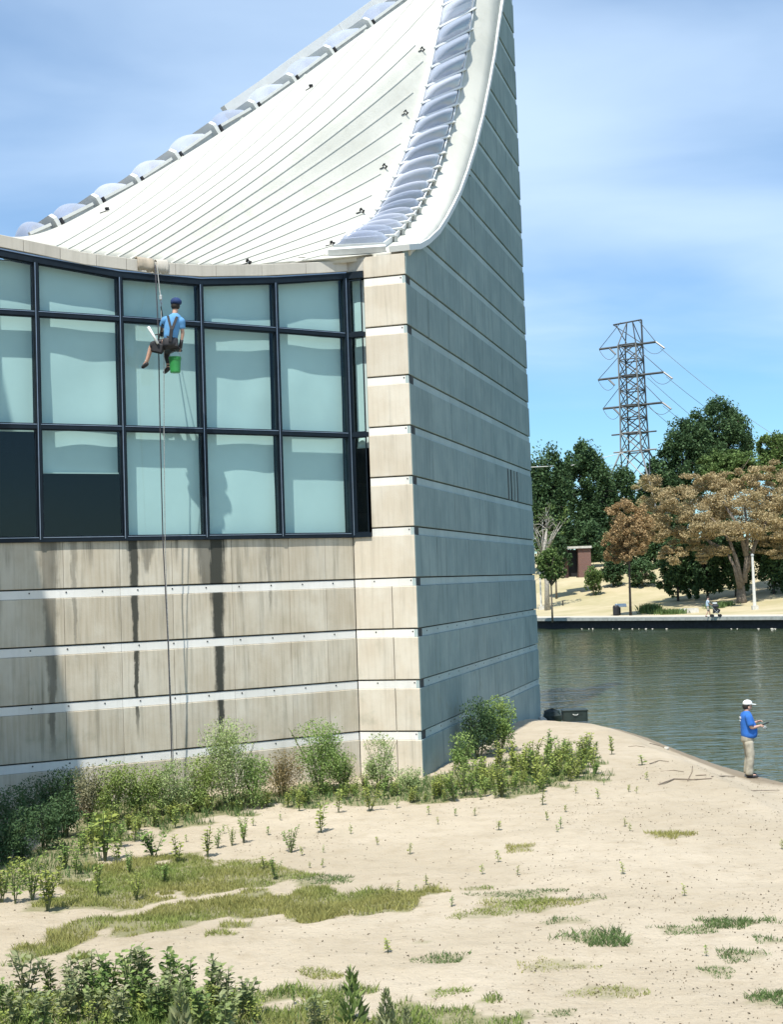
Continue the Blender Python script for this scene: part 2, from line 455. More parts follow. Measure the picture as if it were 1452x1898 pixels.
# far bank -----------------------------------------------------------------
BA = atz(1000, 1165, WATER); BBp = atz(1452, 1165, WATER)
bdir = Vector((BBp.x-BA.x, BBp.y-BA.y, 0)).normalized(); bnor = Vector((-bdir.y, bdir.x, 0))   # away from camera
if bnor.y < 0: bnor = -bnor
def bank(s, d, z=0): return Vector((BA.x, BA.y, 0)) + bdir*s + bnor*d + Vector((0, 0, z))
BT = .57
def hill_z(s, d):
    s = np.asarray(s, float); d = np.asarray(d, float)
    dd = np.clip(d-5, 0, None)
    z = np.where(dd < 34, BT+.0042*dd**2, BT+.0042*34**2+(dd-34)*.10)
    lim = np.minimum(z, 8.5+(dd-60)*.004)
    lim = lim*(1-.30*np.clip((s-14)/20, 0, 1)*(dd > 0)) + BT*.30*np.clip((s-14)/20, 0, 1)*(dd > 0)
    return lim + (vnoise(s*.08, d*.08)-.5)*np.clip(dd/15, 0, 1)*.9
def HZ(s, d): return bank(s, d, float(hill_z(s, d)))
def hill_at(x, y0):      # base pixel -> point on the far slope
    best = None
    for i in range(400):
        d = 3+i*.35
        # point along view ray in plan at depth
        D = 105+i*.35; p = atD(x, y0, D)
        q = Vector((p.x-BA.x, p.y-BA.y, 0)); s_, d_ = q.dot(bdir), q.dot(bnor)
        if d_ < 1: continue
        h = float(hill_z(s_, d_))
        if p.z <= h: return Vector((p.x, p.y, h))
    return Vector((p.x, p.y, h))
def m_drygrass():
    m, t, p = newmat('dry_grass')
    pos = t.node('NewGeometry').outputs['Position']
    n = t.noise(pos, .16, 5, .6); n2 = t.noise(pos, 2.2, 4, .7)
    col = t.mix(n.smooth(.35, .65), (.47, .40, .25), (.36, .315, .17))
    col = t.mix(n2.smooth(.55, .8)*.35, col, (.25, .25, .10))
    t.link(col, p.inputs['Base Color']); p.inputs['Roughness'].default_value = .95
    return m
mDry = m_drygrass()
ss = np.concatenate([np.linspace(-400, -30, 12), np.linspace(-25, 70, 50), np.linspace(80, 500, 14)])
dd_ = np.concatenate([np.linspace(.9, 90, 50), np.linspace(100, 900, 12)])
SS, DD = np.meshgrid(ss, dd_); HH = hill_z(SS, DD)
P3 = np.stack([BA.x+bdir.x*SS+bnor.x*DD, BA.y+bdir.y*SS+bnor.y*DD, HH], -1).reshape(-1, 3)
ix = np.arange(len(ss)*len(dd_)).reshape(len(dd_), len(ss))
fc = np.stack([ix[:-1, :-1], ix[:-1, 1:], ix[1:, 1:], ix[1:, :-1]], -1).reshape(-1, 4)
tag(mk('grassy_hill', arr_mesh('grassy_hill', P3, fc, mDry, smooth=True)), 'straw coloured grassy slope on the far bank', kind='structure')
mPath = plain('pale_path', (.52, .47, .38), .9, 0, .1, 2)
mWoodDark = plain('dark_timber', (.018, .018, .022), .8, 0, .3, 4)
mKerb = plain('concrete_kerb', (.30, .31, .28), .85, 0, .15, 3)
def slab(s0, s1, d0, d1, z0, z1, name, mat, parent=None):
    v = [bank(s, d, z) for z in (z0, z1) for s, d in ((s0, d0), (s1, d0), (s1, d1), (s0, d1))]
    return MB().add(v, [(3, 2, 1, 0), (4, 5, 6, 7), (0, 1, 5, 4), (1, 2, 6, 5), (2, 3, 7, 6), (3, 0, 4, 7)]).build(name, mat, parent)
slab(-300, 400, 1.0, 4.6, BT-.2, BT+.012, 'riverside_path', mPath)['kind'] = 'structure'
quay = empty('quay_wall', bank(0, 0, WATER), 'low riverside quay with pale concrete edge over a dark timber face', 'quay')
def pslab(*a):
    o = slab(*a[:-1]); o.parent = quay; o.matrix_parent_inverse = Matrix.Translation(-quay.location); return o
for i in range(-12, 30):
    s0 = i*4.2
    o = slab(s0+.02, s0+4.18, -.35, 1.0, BT-.27, BT+.02, 'edge_slab', mKerb); o.parent = quay; o.matrix_parent_inverse = Matrix.Translation(-quay.location)
o = slab(-300, 400, .12, .9, -1.5, BT-.27, 'timber_face', mWoodDark); o.parent = quay; o.matrix_parent_inverse = Matrix.Translation(-quay.location)
def adopt(o, root):
    bpy.context.view_layer.update()
    o.parent = root; o.matrix_parent_inverse = root.matrix_world.inverted()
    return o
mStone = plain('pale_stone', (.55, .53, .47), .85, 0, .15, 3)
def rock(name, loc, r, mat, sc=(1, 1, .7), seed=0):
    rr = random.Random(seed); b = MB().ball((0, 0, 0), r, 5, 0, sc)
    b.v = [tuple(Vector(v)*(1+.18*math.sin(v[0]*9/r+seed)+.12*rr.uniform(-1, 1)*.5)) for v in b.v]
    o = b.build(name, mat, smooth=False); o.location = loc; o.rotation_euler[2] = rr.uniform(0, 6); return o
for i, px in enumerate((1087, 1100, 1107, 1144, 1156, 1180, 1192, 1205, 1217, 1243, 1362, 1373, 1412, 1437, 1443)):
    p = atz(px, 1163.5, WATER+.05); p = p - bnor*.0
    q = Vector((p.x-BA.x, p.y-BA.y, 0)); p = bank(q.dot(bdir), -.12, WATER+.04)
    tag(rock('waterline_stone', p-Vector((0, 0, .05)), random.uniform(.05, .10), mStone, (1.6, 1, .6), seed=i), 'small pale stone at the waterline below the quay', 'stone', 'pale stones under the quay')

# ================================================================== BUILDING
C = Vector((.54, 32.15, 0)); Ee = Vector((5.0, 47.6, 0))
J = Vector((XJ, wallY(XJ), 0))
dR = (Ee-C).normalized(); LR = (Ee-C).length; nR = Vector((dR.y, -dR.x, 0))           # right wall
dP = (C-J).normalized(); LP = (C-J).length; nP = Vector((dP.y, -dP.x, 0))
def zk(k): return 1.03+1.215*k
def onR(x, y):     # pixel -> (s, z) on the right wall plane
    d = ray(x, y); t = (C-CP).dot(nR)/d.dot(nR); p = CP+d*t
    return (p-C).dot(dR), p.z
RAKEPX = [(756, 466), (772, 460), (788, 451), (808, 432), (823, 409), (836, 385), (848, 360), (862, 322), (877, 275), (891, 220), (904, 156), (913, 106), (920, 57), (929, 0), (937, -70), (945, -150), (953, -235)]
RAKE = [onR(x, y) for x, y in RAKEPX]
RAKE[0] = (0.0, RAKE[0][1]); RAKE[-1] = (LR, RAKE[-1][1])
RZ = np.array([r[1] for r in RAKE]); RS = np.array([r[0] for r in RAKE])
for i in range(1, len(RS)):
    RS[i] = max(RS[i], RS[i-1]+.01); RZ[i] = max(RZ[i], RZ[i-1]+.01)
RS = np.minimum(RS, LR)
def rake_s(z): return float(np.interp(z, RZ, RS)) if z > RZ[0] else 0.0
def rake_z(s): return float(np.interp(s, RS, RZ))
bld = empty('museum_building', C, 'striped concrete riverside museum with a swooping white roof', 'building')
BINV = Matrix.Translation(-C)
def bpart(o, label=None):
    o.parent = bld; o.matrix_parent_inverse = BINV
    if label: o['label'] = label
    return o
def sub(o, par, label=None):
    o.parent = par
    if label: o['label'] = label
    return o
def slabpoly(poly, org, d, n, off0, off1, name, mat, s_off=0, bev=.012, L=None):
    """poly [(s,z)] on plane org + s*d, thickness from off0 (back) to off1 (front) along n, with a small chamfer"""
    k = len(poly); cx_ = sum(p[0] for p in poly)/k; cz_ = sum(p[1] for p in poly)/k
    vs = []; uv = []
    for off, sh in ((off0, 0), (off1-bev, 0), (off1, bev)):
        for s, z in poly:
            ds, dz = cx_-s, cz_-z; LL = math.hypot(ds, dz)+1e-9
            s2, z2 = s+ds/LL*sh*1.4, z+dz/LL*sh*1.4
            if d is dR and s < 1e-6: s2 -= min(off-.004, 0)
            if d is dP and abs(s-LP) < 1e-6: s2 += min(off-.004, 0)
            vs.append(org+d*s2+n*off+Vector((0, 0, z2))); uv.append((s+s_off, z))
    fs = [tuple(range(2*k, 3*k))]
    for r in (0, 1):
        for i in range(k): fs.append((r*k+i, r*k+(i+1) % k, (r+1)*k+(i+1) % k, (r+1)*k+i))
    return bpart(MB().add(vs, fs, 0, uv).build(name, mat))
def rect(s0, s1, z0, z1): return [(s0, z0), (s1, z0), (s1, z1), (s0, z1)]
GAP = .03; BH = .185
# ---- right (shaded) wall
joints = [0, 2.1, 4.2, 6.05, 8.1, 9.75, 13.7, LR]
ZTOP = RAKE[-1][1]
K = 0
allrows = [(-.9, zk(0)-BH)]
k = 0
while zk(k) < ZTOP: allrows.append((zk(k)+GAP, min(zk(k+1)-BH, ZTOP))); k += 1
def clip_cell(s0, s1, z0, z1, m=.02):
    if rake_s(z0) >= s1-.03: return None
    pts = []
    pts.append((max(s0, rake_s(z0)), z0)); pts.append((s1, z0))
    zz1 = min(z1, rake_z(s1)) if s1 < LR-.01 else z1
    pts.append((s1, zz1))
    if rake_s(z1) < s1-.03 and zz1 >= z1-1e-6: pts.append((max(s0, rake_s(z1)), z1))
    # left boundary samples downwards
    lo, hi = z0, zz1
    for i in range(1, 8):
        z = hi-(hi-lo)*i/8; s = rake_s(z)
        if s0 < s < s1-.005: pts.append((s, z))
    if s0 > 0 and rake_s(z1) > s0 > rake_s(z0): 
        zc = rake_z(s0)
        if z0 < zc < z1:
            pts = [p for p in pts if not (p[0] <= s0+1e-6 and p[1] > zc)]; pts.append((s0, zc))
            pts = [pts[0]]+sorted(pts[1:], key=lambda p: math.atan2(p[1]-z0-.01, p[0]-s0+1e-3))
    out = []
    for p in pts:
        if not out or math.hypot(out[-1][0]-p[0], out[-1][1]-p[1]) > .004: out.append(p)
    if len(out) > 2 and math.hypot(out[0][0]-out[-1][0], out[0][1]-out[-1][1]) < .004: out.pop()
    return out if len(out) > 2 else None
va, vb = onR(942, 905)[0], onR(972, 908)[0]
vent_row = 6
for ri_, (z0, z1) in enumerate(allrows):
    js = joints
    for a, b in zip(js[:-1], js[1:]):
        g = .016
        cells = [(a+(g if a > 0 else 0), b-(g if b < LR else 0))]
        if ri_ == vent_row and a < va < b:
            w = (min(vb, b-.2)-va)/7.0
            cells = [(a+g, va)]+[(va+w*(2*i+1), va+w*(2*i+2)) for i in range(3)]+[(va+w*7, b-g)]
        for c0, c1 in cells:
            pg = clip_cell(c0, c1, z0, z1)
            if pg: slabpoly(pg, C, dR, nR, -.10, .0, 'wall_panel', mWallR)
vw = (min(vb, 14.3)-va)/7
for i in range(4):
    s = va+vw*2*i+vw/2
    bpart(MB().box(C+dR*s-nR*.030+Vector((0, 0, (zk(5)+zk(6)-BH)/2+.01)), (vw, .02, zk(6)-zk(5)-BH-.02), Matrix((dR, nR, (0, 0, 1))).transposed()).build('vent_slot', mBlack))
for k in range(len(allrows)-1):
    z1 = zk(k); z0 = z1-BH
    s0 = max(0, rake_s(z0)+.02)
    if s0 > LR-.1: break
    bits = [j for j in joints if j > s0+.3]; bits = [s0]+bits
    for a, b in zip(bits[:-1], bits[1:]):
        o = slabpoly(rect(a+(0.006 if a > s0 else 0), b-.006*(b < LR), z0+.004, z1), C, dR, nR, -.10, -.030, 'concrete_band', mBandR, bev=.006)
    if k < 3:
        bt = MB()
        for q in np.arange(.9, LR-.3, 1.05):
            bt.box(C+dR*(s0+q)-nR*.028+Vector((0, 0, z1-.07)), (.03, .012, .03), Matrix((dR, nR, (0, 0, 1))).transposed())
        bpart(bt.build('bolts', mBlack))['kind'] = 'stuff'
# wall core
cpts = [(0, -.95)]+[(LR, -.95), (LR, RZ[-1])]+[(float(s), float(z)) for s, z in list(zip(RS, RZ))[::-1][1:]]
def core(poly, org, d, n, o0, o1, name, mat=mCore):
    k = len(poly); vs = [org+d*s+n*o+Vector((0, 0, z)) for o in (o0, o1) for s, z in poly]
    fs = [tuple(range(k))[::-1], tuple(range(k, 2*k))]+[(i, (i+1) % k, k+(i+1) % k, k+i) for i in range(k)]
    return bpart(MB().add(vs, fs, 0).build(name, mat))
o = core([(s if 0 < s < LR else (s+.6 if s <= 0 else s-.03), z-(.02 if z > 1 else 0)) for s, z in cpts], C, dR, nR, -.5, -.10, 'wall_core')
# ---- pier
WF = .31*LP
def corner_panel(poly, s_off=0): return slabpoly(poly, J, dP, nP, -.10, 0, 'pier_panel', mPier, s_off)
for k in range(-1, 10):
    z0 = -.6 if k < 0 else zk(k)+GAP; z1 = zk(k+1)-BH
    if k == 9: z1 = 12.50
    if k < 0 or z1 < 5.0:
        segs = [(0.008, LP*.60-.006), (LP*.60+.006, LP-.0)]
    elif k == 3:
        segs = [(0.008, LP)]
    else: segs = [(WF, LP)]
    for a, b in segs:
        pg = rect(a, b, z0, z1)
        if k == 3: pg = [(a, z0), (b, z0), (b, z1), (WF, z1), (WF, 5.70), (a, 5.70)]; pg = rect(a, b, z0, z1); 
        corner_panel(pg, 30)
for k in range(0, 10):
    a = 0.004 if zk(k) < 5.5 else WF
    slabpoly(rect(a, LP+.0, zk(k)-BH+.004, zk(k)), J, dP, nP, -.10, -.02, 'pale_band', mBand, 30, bev=.006)
    bt = MB(); M_ = Matrix((dP, nP, (0, 0, 1))).transposed()
    for s in ([LP-.14] if zk(k) > 4.8 else [LP*.32, LP-.14]): bt.lathe((0, 0, 0), [(.016, 0), (.016, .012)], 6)
    bt = MB()
    for s in ([LP-.14] if zk(k) > 4.8 else [LP*.32, LP-.14]): bt.box(J+dP*s-nP*.018+Vector((0, 0, zk(k)-.05)), (.028, .014, .028), M_)
    bpart(bt.build('bolts', mBlack))['kind'] = 'stuff'
core([(.0, -.6), (LP-.03, -.6), (LP-.03, 12.48), (WF+.0, 12.48), (WF+.0, 5.72), (0, 5.72)], J, dP, nP, -.45, -.10, 'pier_core')
# ---- curved wall below the sill
XL = -8.42
jx = [XJ, -1.62, -2.45, -3.7, -4.95, -6.0, -7.1, XL]
bx_ = [XJ, -3.7, -6.0, XL]
def curveslab(xa, xb, z0, z1, f0, f1, name, mat, nseg=3, ztopf=None, bev=.01):
    """piece of the curved wall between plan abscissae; f0,f1 offsets toward the viewer side"""
    vs = []; uv = []
    xs_ = [xa+(xb-xa)*i/nseg for i in range(nseg+1)]
    rows = []
    for x in xs_:
        tang = Vector((1, .6685+2*.01075*x, 0)).normalized(); nn = Vector((tang.y, -tang.x, 0))
        b = Vector((x, wallY(x), 0)); s = arcS(x); zt = ztopf(x) if ztopf else z1; zb = (zt-(z1-z0)) if ztopf else z0
        for off, dz in ((f0, 0), (f1-bev, 0), (f1, bev)):
            vs.append(b+nn*off+Vector((0, 0, zb+dz))); uv.append((s, zb))
        for off, dz in ((f1, bev), (f1-bev, 0), (f0, 0)):
            vs.append(b+nn*off+Vector((0, 0, zt-dz))); uv.append((s, zt))
    fs = []
    for i in range(nseg):
        for j in range(6): fs.append((i*6+j, (i+1)*6+j, (i+1)*6+(j+1) % 6, i*6+(j+1) % 6))
    fs += [tuple(range(6)), tuple(range(nseg*6, nseg*6+6))[::-1]]
    return bpart(MB().add(vs, fs, 0, uv).build(name, mat))
for k in range(-1, 4):
    z0 = -.6 if k < 0 else zk(k)+GAP; z1 = zk(k+1)-BH if k < 3 else 5.70
    for a, b in zip(jx[:-1], jx[1:]):
        if k == 3 and b == jx[1]: pass
        curveslab(a-(.004 if a != XJ else .006), b+.004, z0, z1, -.10, 0, 'wall_panel', mWallL)
for k in range(0, 4):
    for a, b in zip(bx_[:-1], bx_[1:]):
        curveslab(a-.003, b+.003, zk(k)-BH+.004, zk(k), -.10, -.02, 'pale_band', mBand, 8, bev=.006)
    bt = MB()
    for x in np.arange(-1.45, XL, -.70):
        tang = Vector((1, .6685+2*.01075*x, 0)).normalized(); nn = Vector((tang.y, -tang.x, 0))
        bt.box(Vector((x, wallY(x), zk(k)-.06))-nn*.017, (.028, .014, .028), Matrix((tang, nn, (0, 0, 1))).transposed())
    bpart(bt.build('bolts', mBlack))['kind'] = 'stuff'
curveslab(XJ, XL, -.6, 5.69, -.45, -.10, 'wall_core', mCore, 12)
# ---- glazing
EX = [-9.3, -8.2, -7.5, -6.6, -5.1, -4.2, -2.9, -1.44, XJ]; EZ = [12.42, 12.27, 12.17, 12.03, 11.95, 11.98, 12.13, 12.36, 12.46]
def zeave(x): return float(np.interp(x, EX, EZ))
MX = [-9.16, -7.52, -5.88, -4.22, -2.58, XJ]
ZR = [5.75, 8.18, 10.62]
def frame_dir(p, q):
    t = (q-p).normalized(); return t, Vector((t.y, -t.x, 0))
def beam(p, q, w, d0, d1, name, mat, parent=None, n=None, up=None):
    """bar between p and q; w = size across, from d0 to d1 along n"""
    t = (q-p).normalized(); a = n.cross(t).normalized()
    vs = [pt+a*(w/2*sgn)+n*dd for pt in (p, q) for sgn, dd in ((-1, d0), (1, d0), (1, d1), (-1, d1))]
    return MB().add(vs, [(3, 2, 1, 0), (4, 5, 6, 7), (0, 1, 5, 4), (1, 2, 6, 5), (2, 3, 7, 6), (3, 0, 4, 7)]).build(name, mat, parent)
def curtain(P, Q, z0, z1f, n, name, par, seed, amp=.035, off0=-.24):
    """hanging cloth between plan points P,Q behind the glass"""
    r = random.Random(seed); W_ = (Q-P).length; t = (Q-P).normalized(); nu, nv = 44, 16
    ph = [r.uniform(0, 6) for _ in range(6)]; fr = [r.uniform(1, 2.2), r.uniform(2.5, 4.5), r.uniform(5, 8)]
    dirn = r.choice((-1, 1))
    vs = []
    for j in range(nv+1):
        for i in range(nu+1):
            u = i/nu; v = j/nv; z = z0+(z1f(u)-z0)*v
            w = math.sin(fr[0]*4.2*u+ph[0]+dirn*v*2.2)*.55+math.sin(fr[1]*2.6*u+ph[1]-dirn*v*3.2)*.16+math.sin(fr[2]*2.2*u+ph[2]+v*2.5)*.05
            w += .9*math.sin(2.4*(u*1.3+dirn*v*.8)+ph[3])*(.35+.65*abs(math.sin(3.1*v+ph[4])))
            off = off0+amp*w*(.35+.65*math.sin(math.pi*min(1, .1+v)))
            vs.append(P+t*(u*W_)+n*off+Vector((0, 0, z)))
    fs = [(j*(nu+1)+i, j*(nu+1)+i+1, (j+1)*(nu+1)+i+1, (j+1)*(nu+1)+i) for j in range(nv) for i in range(nu)]
    o = MB().add(vs, fs).build(name, mCurt, par, smooth=True); return o
def window(P, Q, n, z0, z1a, z1b, seed, shade=1.0, amp=.035):
    """one glazed bay: gasket frame (part) > pane, blind"""
    t = (Q-P).normalized(); W_ = (Q-P).length; e = .055; g = .022
    zt = lambda s: z1a+(z1b-z1a)*s/W_
    o_ = [(e, z0+e), (W_-e, z0+e), (W_-e, zt(W_-e)-e), (e, zt(e)-e)]
    i_ = [(e+g, z0+e+g), (W_-e-g, z0+e+g), (W_-e-g, zt(W_-e)-e-g), (e+g, zt(e)-e-g)]
    vs = [P+t*s+n*off+Vector((0, 0, z)) for off in (-.02, .03) for lst in (o_, i_) for s, z in lst]
    fs = []
    for k2 in range(4):
        j2 = (k2+1) % 4
        fs += [(8+k2, 8+j2, 12+j2, 12+k2), (k2, 4+k2, 4+j2, j2), (4+k2, 12+k2, 12+j2, 4+j2), (k2, j2, 8+j2, 8+k2)]
    fr = bpart(MB().add(vs, fs).build('window', mNavy))
    pv = [P+t*s+Vector((0, 0, z)) for s, z in o_]
    pn = MB().add(pv, [(0, 1, 2, 3)]).build('pane', mGlass, fr)
    if shade > 0:
        top = lambda u: zt(u*W_)-.03
        zb = z0+.04 if shade >= 1 else (zt(0)-(zt(0)-z0)*shade)
        rs = random.Random(seed*13+5); curtain(P+t*.05, Q-t*.05, zb, top, n, 'window_shade', fr, seed, rs.choice((.005, .010, .016, .026, .042)), off0=rs.uniform(-.30, -.20))
        if shade < 1: beam(P+t*.05+Vector((0, 0, zb)), Q-t*.05+Vector((0, 0, zb)), .03, -.235, -.205, 'hem_bar', mRoofFlash, fr, n=n)
    return fr
for i in range(5):
    a, b = MX[i], MX[i+1]
    P = Vector((a, wallY(a), 0)); Q = Vector((b, wallY(b), 0)); t, n = frame_dir(P, Q)
    zrows = [(ZR[0], ZR[1], ZR[1]), (ZR[1], ZR[2], ZR[2]), (ZR[2], zeave(a)-.40, zeave(b)-.40)]
    for r, (z0, za, zb_) in enumerate(zrows):
        shade = 1.0
        if r == 0 and i == 0: shade = .03
        if r == 0 and i == 1: shade = .40
        window(P, Q, n, z0, za, zb_, i*7+r*3+1, shade, .05 if (i + r) % 2 else .03)
    for r, z in enumerate(ZR):
        o = bpart(beam(P+Vector((0, 0, z)), Q+Vector((0, 0, z)), .10, -.12, .07, 'transom', mNavy, n=n))
        sub(beam(P+Vector((0, 0, z+.045)), Q+Vector((0, 0, z+.045)), .014, .07, .078, 'trim_line', mAlu, n=n), o)
    o = bpart(beam(P+Vector((0, 0, zeave(a)-.37)), Q+Vector((0, 0, zeave(b)-.37)), .16, -.12, .07, 'head_rail', mNavy, n=n))
    sub(beam(P+Vector((0, 0, zeave(a)-.30)), Q+Vector((0, 0, zeave(b)-.30)), .03, .05, .085, 'trim_line', mAlu, n=n), o)
for i in range(1, 6):
    x = MX[i]; p = Vector((x, wallY(x), 0)); tang = Vector((1, .6685+2*.01075*x, 0)).normalized(); n = Vector((tang.y, -tang.x, 0))
    w = .088 if i < 5 else .17
    o = bpart(beam(p+Vector((0, 0, ZR[0]-.05)), p+Vector((0, 0, zeave(x)-.38)), w, -.12, .082, 'mullion', mNavy, n=n))
    sub(beam(p-tang*.02+Vector((0, 0, ZR[0])), p-tang*.02+Vector((0, 0, zeave(x)-.45)), .014, .082, .094, 'trim_line', mAlu, n=n), o)
# narrow return window in the pier plane
P = J+dP*.06; Q = J+dP*(WF-.005)
for r, (z0, z1) in enumerate(((ZR[0], ZR[1]), (ZR[1], ZR[2]), (ZR[2], 12.02))):
    window(P, Q, nP, z0, z1, z1, 91+r, .12 if r == 0 else 1.0, .02)
    bpart(beam(J+Vector((0, 0, z0)), Q+Vector((0, 0, z0)), .11, -.12, .05, 'transom', mNavy, n=nP))
bpart(beam(J+Vector((0, 0, 12.08)), Q+Vector((0, 0, 12.08)), .16, -.12, .05, 'head_rail', mNavy, n=nP))
# eave fascia pieces
fx = [XJ+.02, -1.9, -2.9, -3.9, -4.75, -5.2, -5.75, -6.35, -7.05, -7.75, -8.55, -9.3]
for a, b in zip(fx[:-1], fx[1:]):
    curveslab(a-.004, b+.004, 0, .27, -.35, .10, 'fascia_panel', mFascia, 3, ztopf=lambda x: zeave(x))
slabpoly(rect(.0, WF+.0, 12.17, 12.50), J, dP, nP, -.1, .0, 'fascia_panel', mFascia)
# dark room behind the glazing
rp = [Vector((MX[0]-.2, wallY(MX[0])+.0, 0)), Vector((XJ, wallY(XJ)+.3, 0)), Vector((C.x-.45, C.y+.5, 0)), Vector((C.x+.4, C.y+4.5, 0)), Vector((-5, 38, 0)), Vector((-10.2, 33, 0))]
k = len(rp); vs = [p+Vector((0, 0, z)) for z in (5.55, 11.8) for p in rp]
bpart(MB().add(vs, [tuple(range(k)), tuple(range(k, 2*k))[::-1]]+[(i, (i+1) % k, k+(i+1) % k, k+i) for i in range(k) if i not in (0, 1)]).build('interior_room', mRoom))

# ---- roof surface
RIDGE = [(20, 470, 35.4), (60, 444, 35.9), (110, 424, 36.4), (190, 384, 37.2), (262, 346, 38.0), (335, 299, 38.8), (405, 250, 39.7), (478, 208, 40.5), (550, 157, 41.4), (620, 104, 42.3), (690, 54, 43.3), (760, 2, 44.3), (850, -75, 45.6), (953, -237, 47.62)]
def eaveP(px, py):
    # point above the curved wall along the pixel column
    d = ray(px, py); t = 30.0
    for _ in range(40):
        X = d.x*t; g = wallY(X)-d.y*t; gp = (.6685+2*.01075*X)*d.x-d.y; t -= g/gp
    p = CP+d*t; z = zeave(p.x) if p.x < XJ else 12.49
    return Vector((p.x-.05, p.y+.04, z+.03))
def rakeP(px, py):
    s, z = onR(px, py); return C+dR*s+nR*.10+Vector((0, 0, z+.05))
def ridgeP(px, py):
    xs_ = [r[0] for r in RIDGE]; D = float(np.interp(px, xs_, [r[2] for r in RIDGE])); yy = float(np.interp(px, xs_, [r[1] for r in RIDGE]))
    return atD(px, yy, D)
ROWS = [  # eave px, mid px list, end px, kind
 ((-55, 424), [], (8, 476), 'L'), ((0, 437), [], (20, 470), 'r'), ((35, 444), [], (60, 444), 'r'), ((62, 450), [], (110, 424), 'r'), ((85, 456), [], (190, 384), 'r'), ((105, 461), [], (335, 299), 'r'),
 ((127, 466), [(300, 365)], (450, 224), 'r'), ((149, 470), [(340, 362)], (550, 157), 'r'), ((173, 474), [(350, 371), (500, 262-20)], (690, 54), 'r'),
 ((197, 477), [(350, 384), (500, 264), (660, 112)], (825, -53), 'r'), ((221, 480), [(350, 396), (500, 290), (660, 146), (800, 0)], (953, -237), 'r'),
 ((245, 483), [(360, 408), (500, 319), (660, 182), (800, 37)], (939, -95), 'k'), ((270, 485), [(500, 344), (660, 224), (784, 102)], (930, -5), 'k'),
 ((295, 487), [(500, 369), (640, 276), (771, 160)], (921, 52), 'k'), ((320, 489), [(500, 392), (630, 307), (753, 217)], (912, 112), 'k'),
 ((345, 490), [(500, 413), (630, 336), (738, 265)], (902, 166), 'k'), ((370, 491), [(500, 433), (620, 375), (719, 319)], (890, 224), 'k'),
 ((395, 492), [(500, 452), (600, 408), (698, 359)], (878, 272), 'k'), ((420, 492), [(520, 461), (600, 432), (675, 403)], (858, 333), 'k'),
 ((450, 492), [(540, 470), (645, 435)], (840, 377), 'k'), ((480, 492), [(550, 476), (616, 456)], (825, 406), 'k'), ((540, 491), [(600, 481)], (806, 434), 'k'),
 ((600, 487), [], (786, 452), 'k'), ((676, 478), [], (757, 466), 'k')]
NS = 30
grid = []
for ia, (A_, mids, B_, kd) in enumerate(ROWS):
    a = eaveP(*A_)
    if ia == len(ROWS)-1: a = J+dP*(LP*.35)+Vector((0, 0, 12.55))
    b = atD(B_[0], B_[1], 35.2) if kd == 'L' else ridgeP(*B_) if kd == 'r' else rakeP(*B_)
    px = [A_]+mids+[B_]
    # resample along pixel arclength with smooth curve; depth projectively linear
    L = [0]
    for p, q in zip(px[:-1], px[1:]): L.append(L[-1]+math.hypot(q[0]-p[0], q[1]-p[1]))
    L = np.array(L)/L[-1]; deg = min(len(px)-1, 2)
    wts = np.ones(len(px)); wts[0] = wts[-1] = 30
    fx_ = np.polyfit(L, [p[0] for p in px], deg, w=wts); fy_ = np.polyfit(L, [p[1] for p in px], deg, w=wts)
    row = []
    for i in range(NS+1):
        u = i/NS; x = np.polyval(fx_, u); y = np.polyval(fy_, u)
        D = 1/((1-u)/a.y+u/b.y); p = atD(x, y, D)
        # blend exact 3D ends
        e0 = a-atD(np.polyval(fx_, 0), np.polyval(fy_, 0), a.y); e1 = b-atD(np.polyval(fx_, 1), np.polyval(fy_, 1), b.y)
        row.append(p+e0*(1-u)+e1*u)
    grid.append(row)
# smooth across rows in 3D (keeps ends)
GA = np.array([[tuple(p) for p in r] for r in grid])
for _ in range(7):
    G2 = GA.copy(); G2[1:-1, 1:-1] = GA[1:-1, 1:-1]*.6+(GA[:-2, 1:-1]+GA[2:, 1:-1])*.2; GA = G2
def sub_rows(GA, m):
    out = []
    n = len(GA)
    for i in range(n-1):
        p0 = GA[max(i-1, 0)]; p1 = GA[i]; p2 = GA[i+1]; p3 = GA[min(i+2, n-1)]
        for j in range(m):
            t = j/m
            out.append(.5*((2*p1)+(-p0+p2)*t+(2*p0-5*p1+4*p2-p3)*t*t+(-p0+3*p1-3*p2+p3)*t**3))
    out.append(GA[-1]); return np.array(out)
GF = sub_rows(GA, 3)
nr, nc = GF.shape[:2]
ix = np.arange(nr*nc).reshape(nr, nc)
rf = np.stack([ix[:-1, :-1], ix[1:, :-1], ix[1:, 1:], ix[:-1, 1:]], -1).reshape(-1, 4)
rme = arr_mesh('roof', GF.reshape(-1, 3), rf, mRoof, smooth=True)
roof = bpart(mk('roof', rme))
md = roof.modifiers.new('thick', 'SOLIDIFY'); md.thickness = .16; md.offset = 1
bvh = BVHTree.FromPolygons([Vector(v) for v in GF.reshape(-1, 3)], [tuple(f) for f in rf.tolist()])
def roof_hit(x, y):
    d = ray(x, y).normalized(); h = bvh.ray_cast(CP, d)
    if h[0] is None: return None
    n = h[1] if h[1].dot(d) < 0 else -h[1]
    return h[0], n
nn_ = rme.polygons[len(rf)//2].normal
md.offset = 1 if nn_.dot(Vector((0, -1, .2))) < 0 else -1   # thickness goes inward
